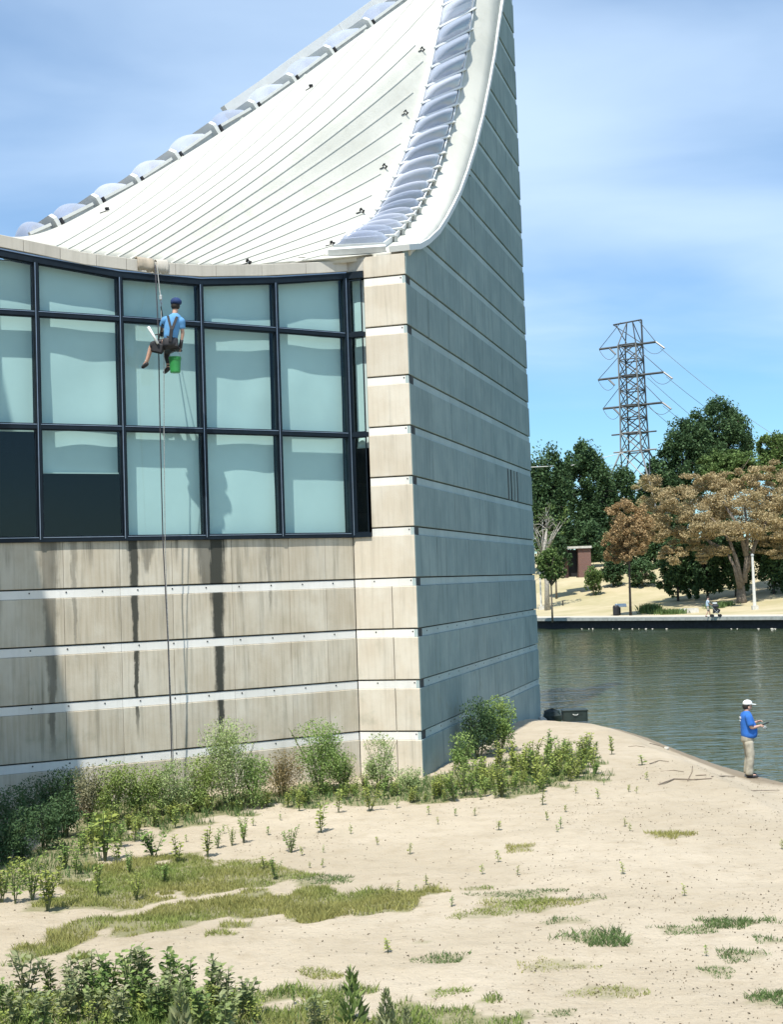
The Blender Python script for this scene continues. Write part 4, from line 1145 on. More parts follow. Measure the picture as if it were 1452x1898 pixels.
# brick hut
def brickmat():
    m, t, p = newmat('hut_brick')
    tc = t.node('TexCoord').outputs['Object']
    br = t.node('TexBrick'); x, y, z = t.sep(tc); t.link(t.comb(x+y, z, 0.0), br.inputs['Vector']); br.inputs['Scale'].default_value = 4
    br.inputs['Color1'].default_value = (.20, .085, .06, 1); br.inputs['Color2'].default_value = (.15, .07, .055, 1); br.inputs['Mortar'].default_value = (.25, .22, .2, 1)
    t.link(br.outputs[0], p.inputs['Base Color']); p.inputs['Roughness'].default_value = .9
    return m
b = far(1071, 1060, 160); pz = atD(1071, 1061, 160).z
hut = empty('brick_hut', (b.x, b.y, pz), 'small red brick hut with a dark opening under the trees', 'hut')
mBr = brickmat()
MB().box((.75, 0, 1.1), (1.5, 2.2, 3.4)).build('wall', mBr, hut)
MB().box((-1.35, 0, 1.1), (.3, 2.2, 3.4)).build('wall', mBr, hut)
MB().box((-.6, .6, 1.1), (1.25, 1.0, 3.2)).build('opening_shade_block', mBlack, hut)  # black block stands in for the unlit inside of the opening
MB().box((-.1, 0, 2.95), (3.4, 2.7, .26)).build('roof', mStone, hut)
# ---- transmission tower
mSteel = plain('weathered_lattice_steel', (.07, .08, .085), .6, .3, .25, .5)
mSteelL = plain('galvanised_lattice_steel', (.20, .205, .20), .6, .3, .15, .5)
TD = 200.0
tp = atD(1180, 1063, TD); tb = far(1182, 1063, TD)
tx = atD(1176, 800, TD).x
tower = empty('transmission_tower', (tx, TD, 0), 'steel lattice power pylon rising behind the tan tree', 'pylon', rz=0)
tz = lambda y: atD(1172, y, TD).z
YAW = math.radians(-32)
ux = Vector((math.cos(YAW), math.sin(YAW), 0)); uy = Vector((-math.sin(YAW), math.cos(YAW), 0))
zl = [tb.z-1, tz(955), tz(900), tz(838)]; wl = [6.6, 4.9, 3.4, 1.62]
lv = [(838, 1.62), (803, 1.55), (775, 1.5), (752, 1.48), (724, 1.46), (697, 1.44), (668, 1.42), (640, 1.40)]
levels = list(zip(zl, wl))+[(tz(y), w) for y, w in lv[1:]]
def tpnt(k2, z, w): sx, sy = ((-1, -1), (1, -1), (1, 1), (-1, 1))[k2]; return ux*(sx*w)+uy*(sy*w)+Vector((0, 0, z))
for k2 in range(4):
    MB().tube([tpnt(k2, z, w) for z, w in levels], .13, 4).build('leg', mSteel if k2 > 1 else mSteelL, tower)
for i in range(len(levels)-1):
    (za, wa), (zb_, wb) = levels[i], levels[i+1]
    nsub = 1 if i > 2 else 1
    for k2 in range(4):
        k3 = (k2+1) % 4
        m_ = mSteelL if (k2 == 0 and i < 4) else mSteel
        MB().tube([tpnt(k2, za, wa), tpnt(k3, zb_, wb)], .085, 4).build('brace', m_, tower)
        MB().tube([tpnt(k3, za, wa), tpnt(k2, zb_, wb)], .085, 4).build('brace', m_, tower)
        MB().tube([tpnt(k2, zb_, wb), tpnt(k3, zb_, wb)], .09, 4).build('brace', m_, tower)
zt1, zt0 = tz(640), tz(597)
for k2 in range(4):
    MB().tube([tpnt(k2, zt1, 1.4), ux*((-.0, .9)[k2 in (1, 2)]-.4)+Vector((0, 0, zt0))], .09, 4).build('brace', mSteel, tower)
MB().tube([ux*-2.6+Vector((0, 0, zt0-.1)), ux*1.9+Vector((0, 0, zt0+.1))], .12, 4).build('top_beam', mSteel, tower)
MB().tube([ux*1.9+Vector((0, 0, zt1)), ux*1.9+Vector((0, 0, zt0+.1))], .14, 4).build('top_post', mSteel, tower)
MB().tube([ux*-2.2+Vector((0, 0, zt0-.1)), ux*-.6+Vector((0, 0, zt1+.4))], .08, 4).build('brace', mSteel, tower)
MB().tube([ux*-2.6+Vector((0, 0, zt0-.1)), ux*1.9+Vector((0, 0, zt1))], .06, 4).build('brace', mSteel, tower)
mIns = plain('glass_insulator', (.10, .11, .12), .3, 0, .2)
arms = [(640, -5.0, 4.0, 1), (697, -5.4, 5.0, 1), (752, -4.8, 4.6, 1), (803, -3.6, 3.5, 0), (836, -3.4, 3.4, 0)]
for (y, a, b_, ins) in arms:
    z = tz(y)
    arm = MB().tube([ux*a+Vector((0, 0, z)), ux*b_+Vector((0, 0, z))], .17 if ins else .12, 4).build('crossarm', mSteel if y != 836 else mSteelL, tower)
    if ins:
        for e, sgn in ((a, -1), (b_, 1)):
            MB().tube([ux*e+Vector((0, 0, z)), ux*(sgn*1.4)+Vector((0, 0, z+3.6))], .05, 4).build('stay', mSteel, tower)
            for off in ((0, .8 if sgn > 0 else 1.5), ):
                tip = ux*(e+sgn*1.3 if sgn > 0 else e+2.6)+Vector((0, 0, z-1.1))
                st = ux*(e if sgn > 0 else e+1.6)+Vector((0, 0, z))
                MB().tube([st, tip], .15, 6).build('insulator', mIns, tower)
            q0 = ux*(e if sgn < 0 else e-2.2)+Vector((0, 0, z-.1)); q1 = ux*(e+2.6 if sgn < 0 else e+1.2)+Vector((0, 0, z-1.1))
            MB().tube([q0.lerp(q1, u)-Vector((0, 0, 2.0*4*u*(1-u)*.55)) for u in [i/8 for i in range(9)]], .035, 4).build('jumper_cable', mIns, tower)
mWire = plain('conductor_wire', (.30, .33, .36), .5, .3, .1)
for i, (x0, y0, x1, y1, nm) in enumerate(((1224, 645, 1600, 880, 'uppermost'), (1235, 698, 1600, 905, 'second'), (1200, 700, 1560, 935, 'third'), (1229, 752, 1590, 960, 'fourth'), (1200, 752, 1560, 970, 'lowest'), )):
    a = atD(x0, y0, TD-3); b_ = atD(x1, y1, 330)
    MBt = MB().tube([a.lerp(b_, u)-Vector((0, 0, 9*4*u*(1-u)*.35)) for u in [j/14 for j in range(15)]], .045, 4)
    tag(MBt.build('power_line', mWire), nm+' thin power line running right from the pylon', 'power line', 'power lines leaving the pylon')
a = atD(940, 868, 165); b_ = atD(1160, 838, TD)
tag(MB().tube([a, a.lerp(b_, .5)-Vector((0, 0, .8)), b_], .05, 4).build('power_line', mRoofFlash), 'pale wire crossing left of the pylon toward the wall', 'power line')

# ================================================================== NEAR PLANTS
def bush(label, x, ybase, ytop, wpx, mat, n, ls, seed, name='bush', lobes=5, D=None):
    b = G(x, ybase) if D is None else far(x, ybase, D)
    pxm = FOC/b.y; H = (ybase-ytop)/pxm; Wd = wpx/pxm
    rr = random.Random(seed); blobs = [(0, 0, H*.5, Wd*.38, Wd*.36, H*.46)]
    for i in range(lobes): 
        a = rr.uniform(0, 6.28); blobs.append((math.cos(a)*Wd*.27, math.sin(a)*Wd*.27, H*rr.uniform(.25, .75), Wd*.2, Wd*.2, H*.25))
    root = empty(name, b, label, 'bush'); rng = np.random.default_rng(seed)
    mb = MB()
    for i in range(9):
        a = rr.uniform(0, 6.28); q = rr.uniform(.15, .5)*Wd; e = Vector((math.cos(a)*q, math.sin(a)*q, H*rr.uniform(.6, 1.02)))
        mb.tube([(math.cos(a)*.05, math.sin(a)*.05, -.05), Vector((e.x*.4, e.y*.4, e.z*.5)), e], [.014, .010, .004], 4)
    mb.build('stem', mStem, root)
    C_ = []
    w = np.array([b2[3]*b2[4]*b2[5] for b2 in blobs])**.7; w /= w.sum()
    for b2, ww in zip(blobs, w):
        nn = int(n*ww); kcl = max(8, int(90*ww)); d = unit(rng.normal(size=(kcl, 3)))*(rng.random((kcl, 1))**.4)
        cc = d*np.array(b2[3:])+np.array(b2[:3]); pk = rng.integers(0, kcl, nn)
        q = rng.normal(size=(nn, 3))*np.array([.09, .09, .13])*Wd*.8
        C_.append(cc[pk]+q)
    # wispy tips
    nt_ = n//10; a = rng.uniform(0, 6.28, nt_); r = rng.random(nt_)**.6*Wd*.45
    C_.append(np.stack([np.cos(a)*r, np.sin(a)*r, H*(1.02-(r/Wd)**2*.7)*rng.uniform(.85, 1.12, nt_)], 1))
    c = np.concatenate(C_); c[:, 2] = np.abs(c[:, 2])+.02
    v, f = cards(c, rng.uniform(.6, 1.3, len(c))*ls, .5, .45, rng)
    mk('foliage', arr_mesh('foliage', v, f, mat), root)
    return root
BUSHES = [
 ('pinkish brown seeding bush at the edge of the shadow', 163, 1524, 1428, 66, mLpink, 2600, .05),
 ('green bush just right of the pinkish one', 212, 1520, 1425, 78, mLbush, 3200, .055),
 ('low green bush left of the rope foot', 266, 1514, 1428, 78, mLbush, 3000, .055),
 ('rounded green bush at the rope foot', 322, 1508, 1422, 84, mLpale, 3200, .055),
 ('green bush squeezed left of the tall feathery bush', 372, 1504, 1412, 66, mLbush, 2800, .055),
 ('tall feathery pale green bush against the stained wall', 425, 1500, 1352, 122, mLpale, 6500, .055),
 ('green bush low at the right foot of the feathery bush', 468, 1496, 1410, 74, mLbush, 2600, .055),
 ('rusty reddish bush between the two tall bushes', 525, 1476, 1402, 76, mLrust, 2600, .05),
 ('round bright green bush under the wall joint', 592, 1470, 1350, 108, mLbush, 6500, .055),
 ('small bush on the right of the round bright bush', 640, 1465, 1402, 52, mLbush, 1800, .05),
 ('narrow pale bush in front of the pier corner', 706, 1463, 1372, 66, mLpale, 3200, .05),
 ('low yellowish bush under the pier corner', 760, 1466, 1428, 62, mLpale, 1500, .045),
 ('sunlit green bush standing against the shaded wall', 927, 1394, 1302, 66, mLbush, 4200, .07),
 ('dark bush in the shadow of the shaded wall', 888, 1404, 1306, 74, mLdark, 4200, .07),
 ('small bush at the foot of the shaded wall nearer the corner', 858, 1424, 1366, 56, mLbush, 1800, .06)]
for i, (lb, x, yb, yt, w, m_, n, ls) in enumerate(BUSHES): bush(lb, x, yb, yt, w, m_, n, ls, 100+i)
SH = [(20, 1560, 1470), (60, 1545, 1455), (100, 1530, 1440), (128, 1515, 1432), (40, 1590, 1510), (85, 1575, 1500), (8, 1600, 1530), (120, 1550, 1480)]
for i, (x, yb, yt) in enumerate(SH):  # darker leaf colour here stands in for the depth of the shadow
    o = bush('weed bush with shade-darkened leaf colour in the deep shadow at the left', x, yb, yt, 70, mLdark, 2000, .055, 140+i); o['group'] = 'bushes in the left shadow'

# seedlings: a few meshes shared by many individuals
def seedling_mesh(name, seed, h=.5, nleaf=38, ls=.085, mat=None, spread=.14, stems=3, whorl=False):
    rng = np.random.default_rng(seed); rr = random.Random(seed)
    C_ = []; T_ = []
    mb = MB()
    for s in range(stems):
        a = rr.uniform(0, 6.28); l = rr.uniform(.2, 1)*spread; H = h*rr.uniform(.65, 1.0)
        top = np.array([math.cos(a)*l, math.sin(a)*l, H])
        mb.tube([(0, 0, -.03), tuple(top*.5+np.array([0, 0, .02])), tuple(top)], [.008, .006, .003], 4)
        for i in range(nleaf//stems):
            u = .18+.82*(i/(nleaf/stems)); an = i*2.4+rr.uniform(-.4, .4); c = top*u
            out = np.array([math.cos(an), math.sin(an), rr.uniform(.1, .6)]); L = ls*rr.uniform(.7, 1.2)*(1.15-.5*u)
            C_.append(c+out*L*.7); T_.append(out)
    c = np.array(C_); v, f = cards(c, rng.uniform(.8, 1.2, len(c))*ls, .9, .6, rng, unit(np.array(T_)))
    me1 = arr_mesh(name, v, f, [mat, mStem])
    # join stem
    off = len(v); me = bpy.data.meshes.new(name)
    vv = [tuple(p) for p in v]+mb.v; ff = [tuple(int(q) for q in r) for r in f]+[tuple(i+off for i in q) for q in mb.f]
    me.from_pydata(vv, [], ff); me.materials.append(mat); me.materials.append(mStem)
    for i, p in enumerate(me.polygons): p.material_index = 0 if i < len(f) else 1
    bpy.data.meshes.remove(me1)
    return me
SEED = [seedling_mesh('seedling', 200+i, .5, 54, .075, mLweed, .13, 3) for i in range(6)]
TINY = [seedling_mesh('sprout', 220+i, .22, 16, .05, mLweed, .05, 1) for i in range(4)]
BROAD = [seedling_mesh('broad_weed', 240+i, .42, 90, .085, mLbroad, .16, 5) for i in range(6)]
SAGE = [seedling_mesh('bushy_seedling', 260+i, .5, 120, .06, mLweed, .20, 6) for i in range(4)]
def put(meshes, name, x, y, hpx, label, cat, group, hbase, sx=1.0):
    b = G(x, y); H = hpx/(FOC/b.y); s = H/hbase
    o = mk(name, random.choice(meshes)); o.location = b; o.scale = (s*sx, s*sx, s); o.rotation_euler[2] = random.uniform(0, 6.28)
    return tag(o, label, cat, group)
ONES = [(595, 1543, 62, 1.1, 'leafy green weed standing alone on the sand right of centre-left'), (540, 1580, 52, .9, 'slim weed left below the lone leafy weed'), (686, 1503, 52, 1.1, 'bushy weed in front of the pier bush'), (628, 1506, 44, 1.0, 'weed between the two tallest wall bushes and the sand'),
 (555, 1503, 38, 1.0, 'small weed in front of the rusty bush'), (385, 1588, 62, 1.1, 'dark leafy weed on the sand below the feathery bush'), (404, 1572, 40, 1, 'weed touching the dark leafy weed'), (452, 1562, 56, .8, 'upright weed right of the dark leafy weed pair'), (430, 1568, 40, .7, 'thin weed between two leafy weeds'),
 (325, 1535, 40, 1.1, 'weed on the sand edge under the hedge row'), (285, 1590, 62, 1.4, 'wide pale weed at the rim of the middle grass'), (195, 1595, 95, 1.3, 'tallest leafy weed left of the middle grass'), (182, 1662, 66, .9, 'dark weed inside the middle grass, left part'), (254, 1668, 58, .8, 'dark weed inside the middle grass, centre'),
 (305, 1637, 44, 1.0, 'weed on the upper right of the middle grass'), (88, 1688, 100, .9, 'tall weed group leader at the left on bare sand'), (60, 1668, 92, .8, 'pale tall weed beside the shadow edge'), (28, 1675, 80, .8, 'weed second from the left frame edge'), (4, 1672, 86, .9, 'weed cut by the left frame edge'), (120, 1610, 60, 1.0, 'weed on the rim of the deep shadow'),
 (240, 1620, 50, .7, 'slender weed above the middle grass'), (510, 1630, 40, 1, 'weed at the right tip of the middle grass'), (490, 1610, 30, 1.2, 'small spreading weed above the middle grass tip'), (1135, 1398, 36, 1.0, 'single weed right of the seedling thicket by the shore'), (1192, 1418, 24, 1.5, 'low weed near the driftwood'), (1006, 1492, 34, .9, 'weed hanging out below the seedling thicket'),
 (925, 1538, 22, 1.3, 'small flat weed on open sand below the thicket'), (1015, 1520, 22, .8, 'thin sprout on open sand'), (838, 1680, 26, 1, 'weed at the right tip of the long grass tongue'), (720, 1765, 30, 1.2, 'lone sprig on bare sand near the bottom'), (718, 1758, 20, 1, 'tiny sprig behind the lone sprig'), (1310, 1772, 28, .7, 'thin dark sprig between green mats at right'),
 (736, 1498, 26, .8, 'small weed at the left start of the thicket'), (545, 1862, 36, .7, 'thin sprig on the sand above the bottom ground cover')]
for (x, y, h, sx, lb) in ONES: put(SEED[:3]+SAGE if h > 34 else TINY, 'weed_plant', x, y, h, lb, 'weed', 'weeds on the sand', .5 if h > 34 else .22, sx)
# thicket on the sand spit right of the corner
TH = poly_world([(740, 1494), (790, 1474), (850, 1456), (905, 1432), (985, 1408), (1060, 1398), (1112, 1404), (1108, 1440), (1040, 1462), (960, 1478), (860, 1484)])
cnt = 0; x0, y0 = TH.min(0); x1, y1 = TH.max(0)
while cnt < 130:
    x, y = random.uniform(x0, x1), random.uniform(y0, y1)
    if not inside(np.array([x]), np.array([y]), TH)[0]: continue
    o = mk('seedling_plant', random.choice(SEED+SAGE)); s = random.choice((.45, .6, .75, .85, 1.0, 1.2, 1.4))*random.uniform(.85, 1.1); o.location = (x, y, float(ground_z(x, y))); o.scale = (s*1.1, s*1.1, s)
    o.rotation_euler[2] = random.uniform(0, 6.28); tag(o, 'leafy green seedling in the thicket right of the building corner', 'seedling', 'seedlings of the thicket by the building corner'); cnt += 1
# undergrowth at the foot of the wall
WB = poly_world([(135, 1560), (150, 1520), (330, 1505), (500, 1488), (640, 1468), (760, 1455), (790, 1462), (745, 1482), (640, 1484), (520, 1498), (420, 1510), (330, 1528), (260, 1540), (215, 1570), (170, 1590)])
cnt = 0; x0, y0 = WB.min(0); x1, y1 = WB.max(0)
while cnt < 90:
    x, y = random.uniform(x0, x1), random.uniform(y0, y1)
    if not inside(np.array([x]), np.array([y]), WB)[0]: continue
    o = mk('seedling_plant', random.choice(SEED+SAGE)); s = random.uniform(.4, .85); o.location = (x, y, float(ground_z(x, y))); o.scale = (s*1.2, s*1.2, s)
    o.rotation_euler[2] = random.uniform(0, 6.28); tag(o, 'short green weed in front of the wall bushes', 'weed', 'weeds at the foot of the wall bushes'); cnt += 1
# scattered sprouts on the sand
SPR = [(1040, 1535), (1048, 1505), (1166, 1468), (1168, 1540), (1160, 1532), (1034, 1542), (960, 1622), (895, 1620), (760, 1583), (600, 1580), (598, 1608), (574, 1608), (497, 1548), (812, 1528), (844, 1512), (880, 1512), (795, 1510), (925, 1598), (738, 1650), (770, 1655), (790, 1640), (1270, 1660), (1156, 1620), (520, 1520), (470, 1530), (1120, 1455), (1110, 1480), (1068, 1470), (1200, 1445), (560, 1585), (345, 1560), (415, 1545), (60, 1640), (20, 1630), (1450, 1575), (1180, 1470), (700, 1565), (650, 1545)]
for (x, y) in SPR: put(TINY, 'sprout', x, y, random.uniform(14, 28), 'tiny green sprout standing on open sand', 'sprout', 'sprouts scattered over the sand', .22, .9)
# left weeds by the shadow
for (x, y) in ((75, 1650), (45, 1640), (110, 1640), (140, 1620), (95, 1665), (150, 1585), (170, 1575), (12, 1655), (215, 1600), (330, 1600), (165, 1560), (185, 1555), (225, 1570), (250, 1560)):
    put(SEED, 'weed_plant', x, y, random.uniform(35, 62), 'pale green weed between the deep shadow and the middle grass', 'weed', 'weeds by the shadow edge', .5)
# bottom-left broad-leaved weeds
BL = [(50, 1850, 90), (95, 1845, 70), (135, 1850, 75), (170, 1845, 85), (205, 1850, 90), (240, 1850, 95), (275, 1850, 100), (310, 1850, 90), (350, 1858, 85), (390, 1862, 90), (450, 1888, 85), (420, 1870, 80), (120, 1895, 80), (30, 1900, 70), (80, 1915, 80), (180, 1890, 70), (225, 1905, 80), (290, 1895, 80), (10, 1880, 75), (150, 1870, 80), (190, 1868, 80), (330, 1888, 80), (375, 1905, 80), (420, 1925, 90), (585, 1905, 60), (260, 1875, 80), (300, 1875, 80)]
for (x, y, h) in BL: put(BROAD+BROAD[:2], 'broad_leaved_weed', x, y, h, 'dark broad-leaved weed in the clump at the bottom left', 'weed', 'broad-leaved weeds at the bottom left', .42, .9)
FL = [(x, y) for y in (1868, 1885, 1902) for x in range(20, 470, 34)]
for (x, y) in FL: put(SAGE+SEED, 'low_weed', x+random.uniform(-12, 12), y+random.uniform(-6, 6), random.uniform(28, 52), 'low fresh green weed between the broad-leaved ones at the bottom left', 'weed', 'low weeds filling the bottom left', .5, 1.2)
# mullein spikes
def spike_mesh(seed):
    rng = np.random.default_rng(seed); n = 90
    u = rng.random(n); a = np.arange(n)*2.4; r = .09*(1-u)+.02
    c = np.stack([np.cos(a)*r, np.sin(a)*r, .05+u*.42], 1); t = np.stack([np.cos(a)*.55, np.sin(a)*.55, np.ones(n)*1.1], 1)
    v, f = cards(c, .17*(1.1-.55*u), .2, .26, rng, unit(t))
    return arr_mesh('spike', v, f, mLbroad)
SPK = [spike_mesh(i) for i in range(3)]
for (x, y, h, lb) in ((655, 1897, 100, 'tall spiky pointed weed at the bottom centre'), (718, 1905, 70, 'shorter spiky weed right of the tallest one'), (335, 1920, 92, 'spiky weed at the bottom edge among broad leaves'), (755, 1905, 40, 'smallest spiky weed at the bottom')):
    put(SPK, 'spiky_weed', x, y, h, lb, 'weed', 'spiky weeds', .47)
# grass
def grass_area(name, poly, dens, h, mat, label, wd=.007, lean=.5, seed=0, jitter=True):
    rng = np.random.default_rng(seed); x0, y0 = poly.min(0); x1, y1 = poly.max(0)
    jk = 1 if (y1-y0) > 1.5 else .25
    n = int((x1-x0)*(y1-y0)*dens); x = rng.uniform(x0, x1, n); y = rng.uniform(y0, y1, n)
    qx = x+(vnoise(x*2.2, y*2.2)-.5)*1.2*jk; qy = y+(vnoise(x*2.2+9, y*2.2+3)-.5)*1.3*jk
    k_ = inside(qx, qy, poly) & (vnoise(x*1.4+5, y*1.8)*.5+vnoise(x*5, y*5+2)*.5 > .14+rng.random(n)*.62)
    x, y = x[k_], y[k_]; n = len(x); z = ground_z(x, y)-.01
    hv = .55+.9*vnoise(x*1.1+3, y*1.1)
    H = h*rng.uniform(.4, 1.15, n)*hv; a = rng.uniform(0, 6.28, n); l = (rng.uniform(.1, 1.0, n)*H*lean)[:, None]*np.stack([np.cos(a), np.sin(a)], 1)
    b = rng.uniform(0, 6.28, n); p = np.stack([np.cos(b), np.sin(b)], 1)*wd*rng.uniform(.7, 1.5, (n, 1)); c = np.stack([x, y], 1)
    v = np.stack([np.column_stack([c-p, z]), np.column_stack([c+p, z]), np.column_stack([c+l*.5+p*.7, z+H*.6]), np.column_stack([c+l, z+H])], 1).reshape(-1, 3)
    o = mk(name, arr_mesh(name, v, np.arange(4*n).reshape(n, 4), mat)); tag(o, label, 'grass', None, 'stuff'); return n
grass_area('grass', GPOLY['tongue'], 4200, .10, mGrassO, 'long tongue of olive grass across the left sand', .006, .9, 1)
grass_area('grass', GPOLY['middle'], 3400, .085, mGrassO, 'olive grass patch below the wall bushes', .006, .9, 2)
grass_area('grass', GPOLY['wall'], 320, .16, mGrassG, 'green ground cover at the foot of the wall', .009, .8, 3)
grass_area('grass', GPOLY['front'], 2000, .11, mGrassO, 'olive and straw ground cover along the bottom edge', .006, .9, 4)
grass_area('grass', GPOLY['front'], 700, .09, mGrassG, 'fresh green blades in the bottom ground cover', .007, .9, 5)
for i, (x, y, rx, ry, c_) in enumerate(PATCH):
    a = G(x, y); w = (G(x+rx, y)-a).length; h = (G(x, y-ry)-a).length
    an = np.linspace(0, 2*math.pi, 15)[:-1]; rr = 1+.3*np.sin(an*3+i)+.2*np.sin(an*5+i*2)
    pg = np.stack([a.x+np.cos(an)*w*rr*1.05, a.y+np.sin(an)*h*rr*1.15], 1)
    grass_area('grass_patch', pg, 2600 if c_ < 2 else 1200, (.05, .045, .02)[c_]*(1+.3*(i % 3)), (mGrassG, mGrassO, mGrassB)[c_],
               ('low bright green mat', 'low olive mat', 'brown litter patch')[c_]+' on the sand', .006, 1.3, 30+i)
# litter: dark bits and pebbles over the sand
mLitter = m_leaf('dark_litter', (.035, .028, .018), (.13, .10, .06), ns=3, transl=.05)
rng = np.random.default_rng(77); n = 42000
x = rng.uniform(-9, 13, n); y = 13+31*rng.random(n)**1.6
d = shore_d(x, y); k_ = (d > .5) & (rng.random(n) < .25+.95*(vnoise(x*.45, y*.45) > .42)*vnoise(x*1.5, y*1.5)) & ((x > -3) | (y < 20)) & (y < wallY(np.minimum(x, C.x))-.5)
k_ &= ~((y > 31) & (x < 5.5)); x, y = x[k_], y[k_]; c = np.stack([x, y, ground_z(x, y)+.006], 1)
v, f = cards(c, np.minimum(rng.lognormal(-3.9, .5, len(c)), .045), 1.5, .6, rng)
tag(mk('leaf_litter', arr_mesh('leaf_litter', v, f, mLitter)), 'dark bits of litter and twigs sprinkled over the sand', 'litter', None, 'stuff')
mPeb = plain('pebble_grey', (.30, .26, .20), .9, 0, .3, 40)
b0 = MB().ball((0, 0, 0), 1, 3, 0, (1, .8, .5)); bv = np.array(b0.v); bf = np.array([q for q in b0.f])
n = 700; x = rng.uniform(-5, 12, n); y = 13.5+20*rng.random(n)**1.4; k_ = (shore_d(x, y) > .3) & ~((y > 29) & (x < 3)); x, y = x[k_], y[k_]; s = rng.lognormal(-4.6, .4, len(x))
v = (bv[None]*s[:, None, None]+np.stack([x, y, ground_z(x, y)+.003], 1)[:, None]).reshape(-1, 3); f = (bf[None]+(np.arange(len(x))*len(bv))[:, None, None]).reshape(-1, 4)
tag(mk('pebbles', arr_mesh('pebbles', v, f, mPeb)), 'small pebbles lying on the sand', 'pebbles', None, 'stuff')
# driftwood by the shore
mDrift = plain('driftwood', (.20, .16, .12), .9, 0, .3, 12)
DW = [([(1222, 1455), (1250, 1445), (1290, 1446), (1320, 1444)], .03, 'longest crooked driftwood branch near the fisherman'), ([(1275, 1448), (1286, 1432), (1288, 1424)], .02, 'driftwood twig sticking up from the long branch'), ([(1205, 1416), (1222, 1410), (1240, 1412)], .02, 'driftwood stick by the low weed'),
 ([(1320, 1440), (1345, 1439), (1362, 1440)], .025, 'dark driftwood piece left of the fisherman'), ([(1365, 1467), (1400, 1466), (1445, 1465)], .018, 'straight thin stick below the fisherman'), ([(1225, 1430), (1250, 1428), (1268, 1431)], .015, 'thin twig above the long driftwood branch'), ([(1205, 1378), (1222, 1382), (1232, 1386)], .02, 'short stick close to the wet sand'),
 ([(1165, 1384), (1180, 1383), (1196, 1385)], .015, 'twig on the crest of the spit'), ([(1270, 1392), (1285, 1396), (1300, 1399)], .02, 'dark stick at the waterline'), ([(1290, 1438), (1310, 1437)], .025, 'stubby driftwood chunk right of the upright twig')]
for pts, r, lb in DW:
    r *= .5; w = [G(px, py)+Vector((0, 0, r*(1 if i_ < 1 else 1.3))) for i_, (px, py) in enumerate(pts)]
    if 'sticking' in lb: w = [w[0], w[0]+Vector((.12, .05, .18)), w[0]+Vector((.14, .06, .32))]
    tag(MB().tube(w, [r*(1.2-.6*i_/len(w)) for i_ in range(len(w))], 6).build('driftwood_branch', mDrift), lb, 'driftwood', 'driftwood on the spit')
tag(rock('white_stone', G(1236, 1389)+Vector((0, 0, .03)), .07, mStone, seed=3), 'small white stone on the wet sand near the spit crest', 'stone')
# objects at the water end of the wall
mBoxG = plain('dark_green_metal', (.022, .035, .03), .5, .2, .25, 6)
p = atz(1066, 1336, -.38); bx = empty('metal_box', (p.x, p.y, -.42), 'dark green metal box at the water end of the shaded wall', 'box')
o = MB().box((0, 0, .22), (.84, .5, .36)).build('body', mBoxG, bx); o.modifiers.new('b', 'BEVEL').width = .015
o = MB().box((0, 0, .415), (.88, .54, .05)).build('lid', mBoxG, bx); o.modifiers.new('b', 'BEVEL').width = .01
MB().tube([(-.09, -.26, .30), (-.05, -.29, .27), (.05, -.29, .27), (.09, -.26, .30)], .012, 6).build('handle', mRoofFlash, bx)
p = atz(1024, 1332, -.4)
tag(rock('dark_boulder', (p.x, p.y, -.36), .36, mBoxG, (1.1, .8, .75), 8), 'dark wet boulder between the wall end and the green box', 'boulder')
p = atz(1006, 1337, -.4)
tag(rock('grey_stone', (p.x, p.y, -.38), .16, mStone, (1, .8, .9), 9), 'small grey stone touching the water end of the wall', 'stone')

# ================================================================== PEOPLE AND THEIR THINGS
mSkin = plain('skin', (.52, .32, .24), .6, 0, .08, 8)
mShirtB = plain('blue_cotton', (.025, .14, .50), .9, 0, .12, 9)
mShirtL = plain('light_blue_cotton', (.11, .30, .56), .9, 0, .12, 9)
mKhaki = plain('khaki_cotton', (.36, .33, .26), .9, 0, .22, 9)
mWhite = plain('white_cotton', (.78, .80, .78), .8, 0, .05, 9)
mNavyC = plain('navy_cotton', (.012, .035, .12), .85, 0, .15, 9)
mShoe = plain('dark_shoe', (.03, .03, .035), .7, 0, .2, 9)
mHair = plain('dark_hair', (.02, .015, .012), .8, 0, .2, 20)
def skin(name, mat, V_, E_, R_, parent=None, sub_=2, root=0):
    me = bpy.data.meshes.new(name); me.from_pydata([tuple(v) for v in V_], E_, []); o = mk(name, me)
    md = o.modifiers.new('s', 'SKIN'); md.use_smooth_shade = True
    sv = me.skin_vertices[0].data
    for i, r in enumerate(R_):
        sv[i].radius = (r, r) if not isinstance(r, tuple) else r; sv[i].use_root = (i == root)
    sb = o.modifiers.new('u', 'SUBSURF'); sb.levels = sub_; sb.render_levels = sub_
    bpy.context.view_layer.update()
    dg = bpy.context.evaluated_depsgraph_get(); m2 = bpy.data.meshes.new_from_object(o.evaluated_get(dg)); m2.name = name
    o.modifiers.clear(); o.data = m2; m2.materials.clear(); m2.materials.append(mat)
    for p_ in m2.polygons: p_.use_smooth = True
    if parent: o.parent = parent
    return o
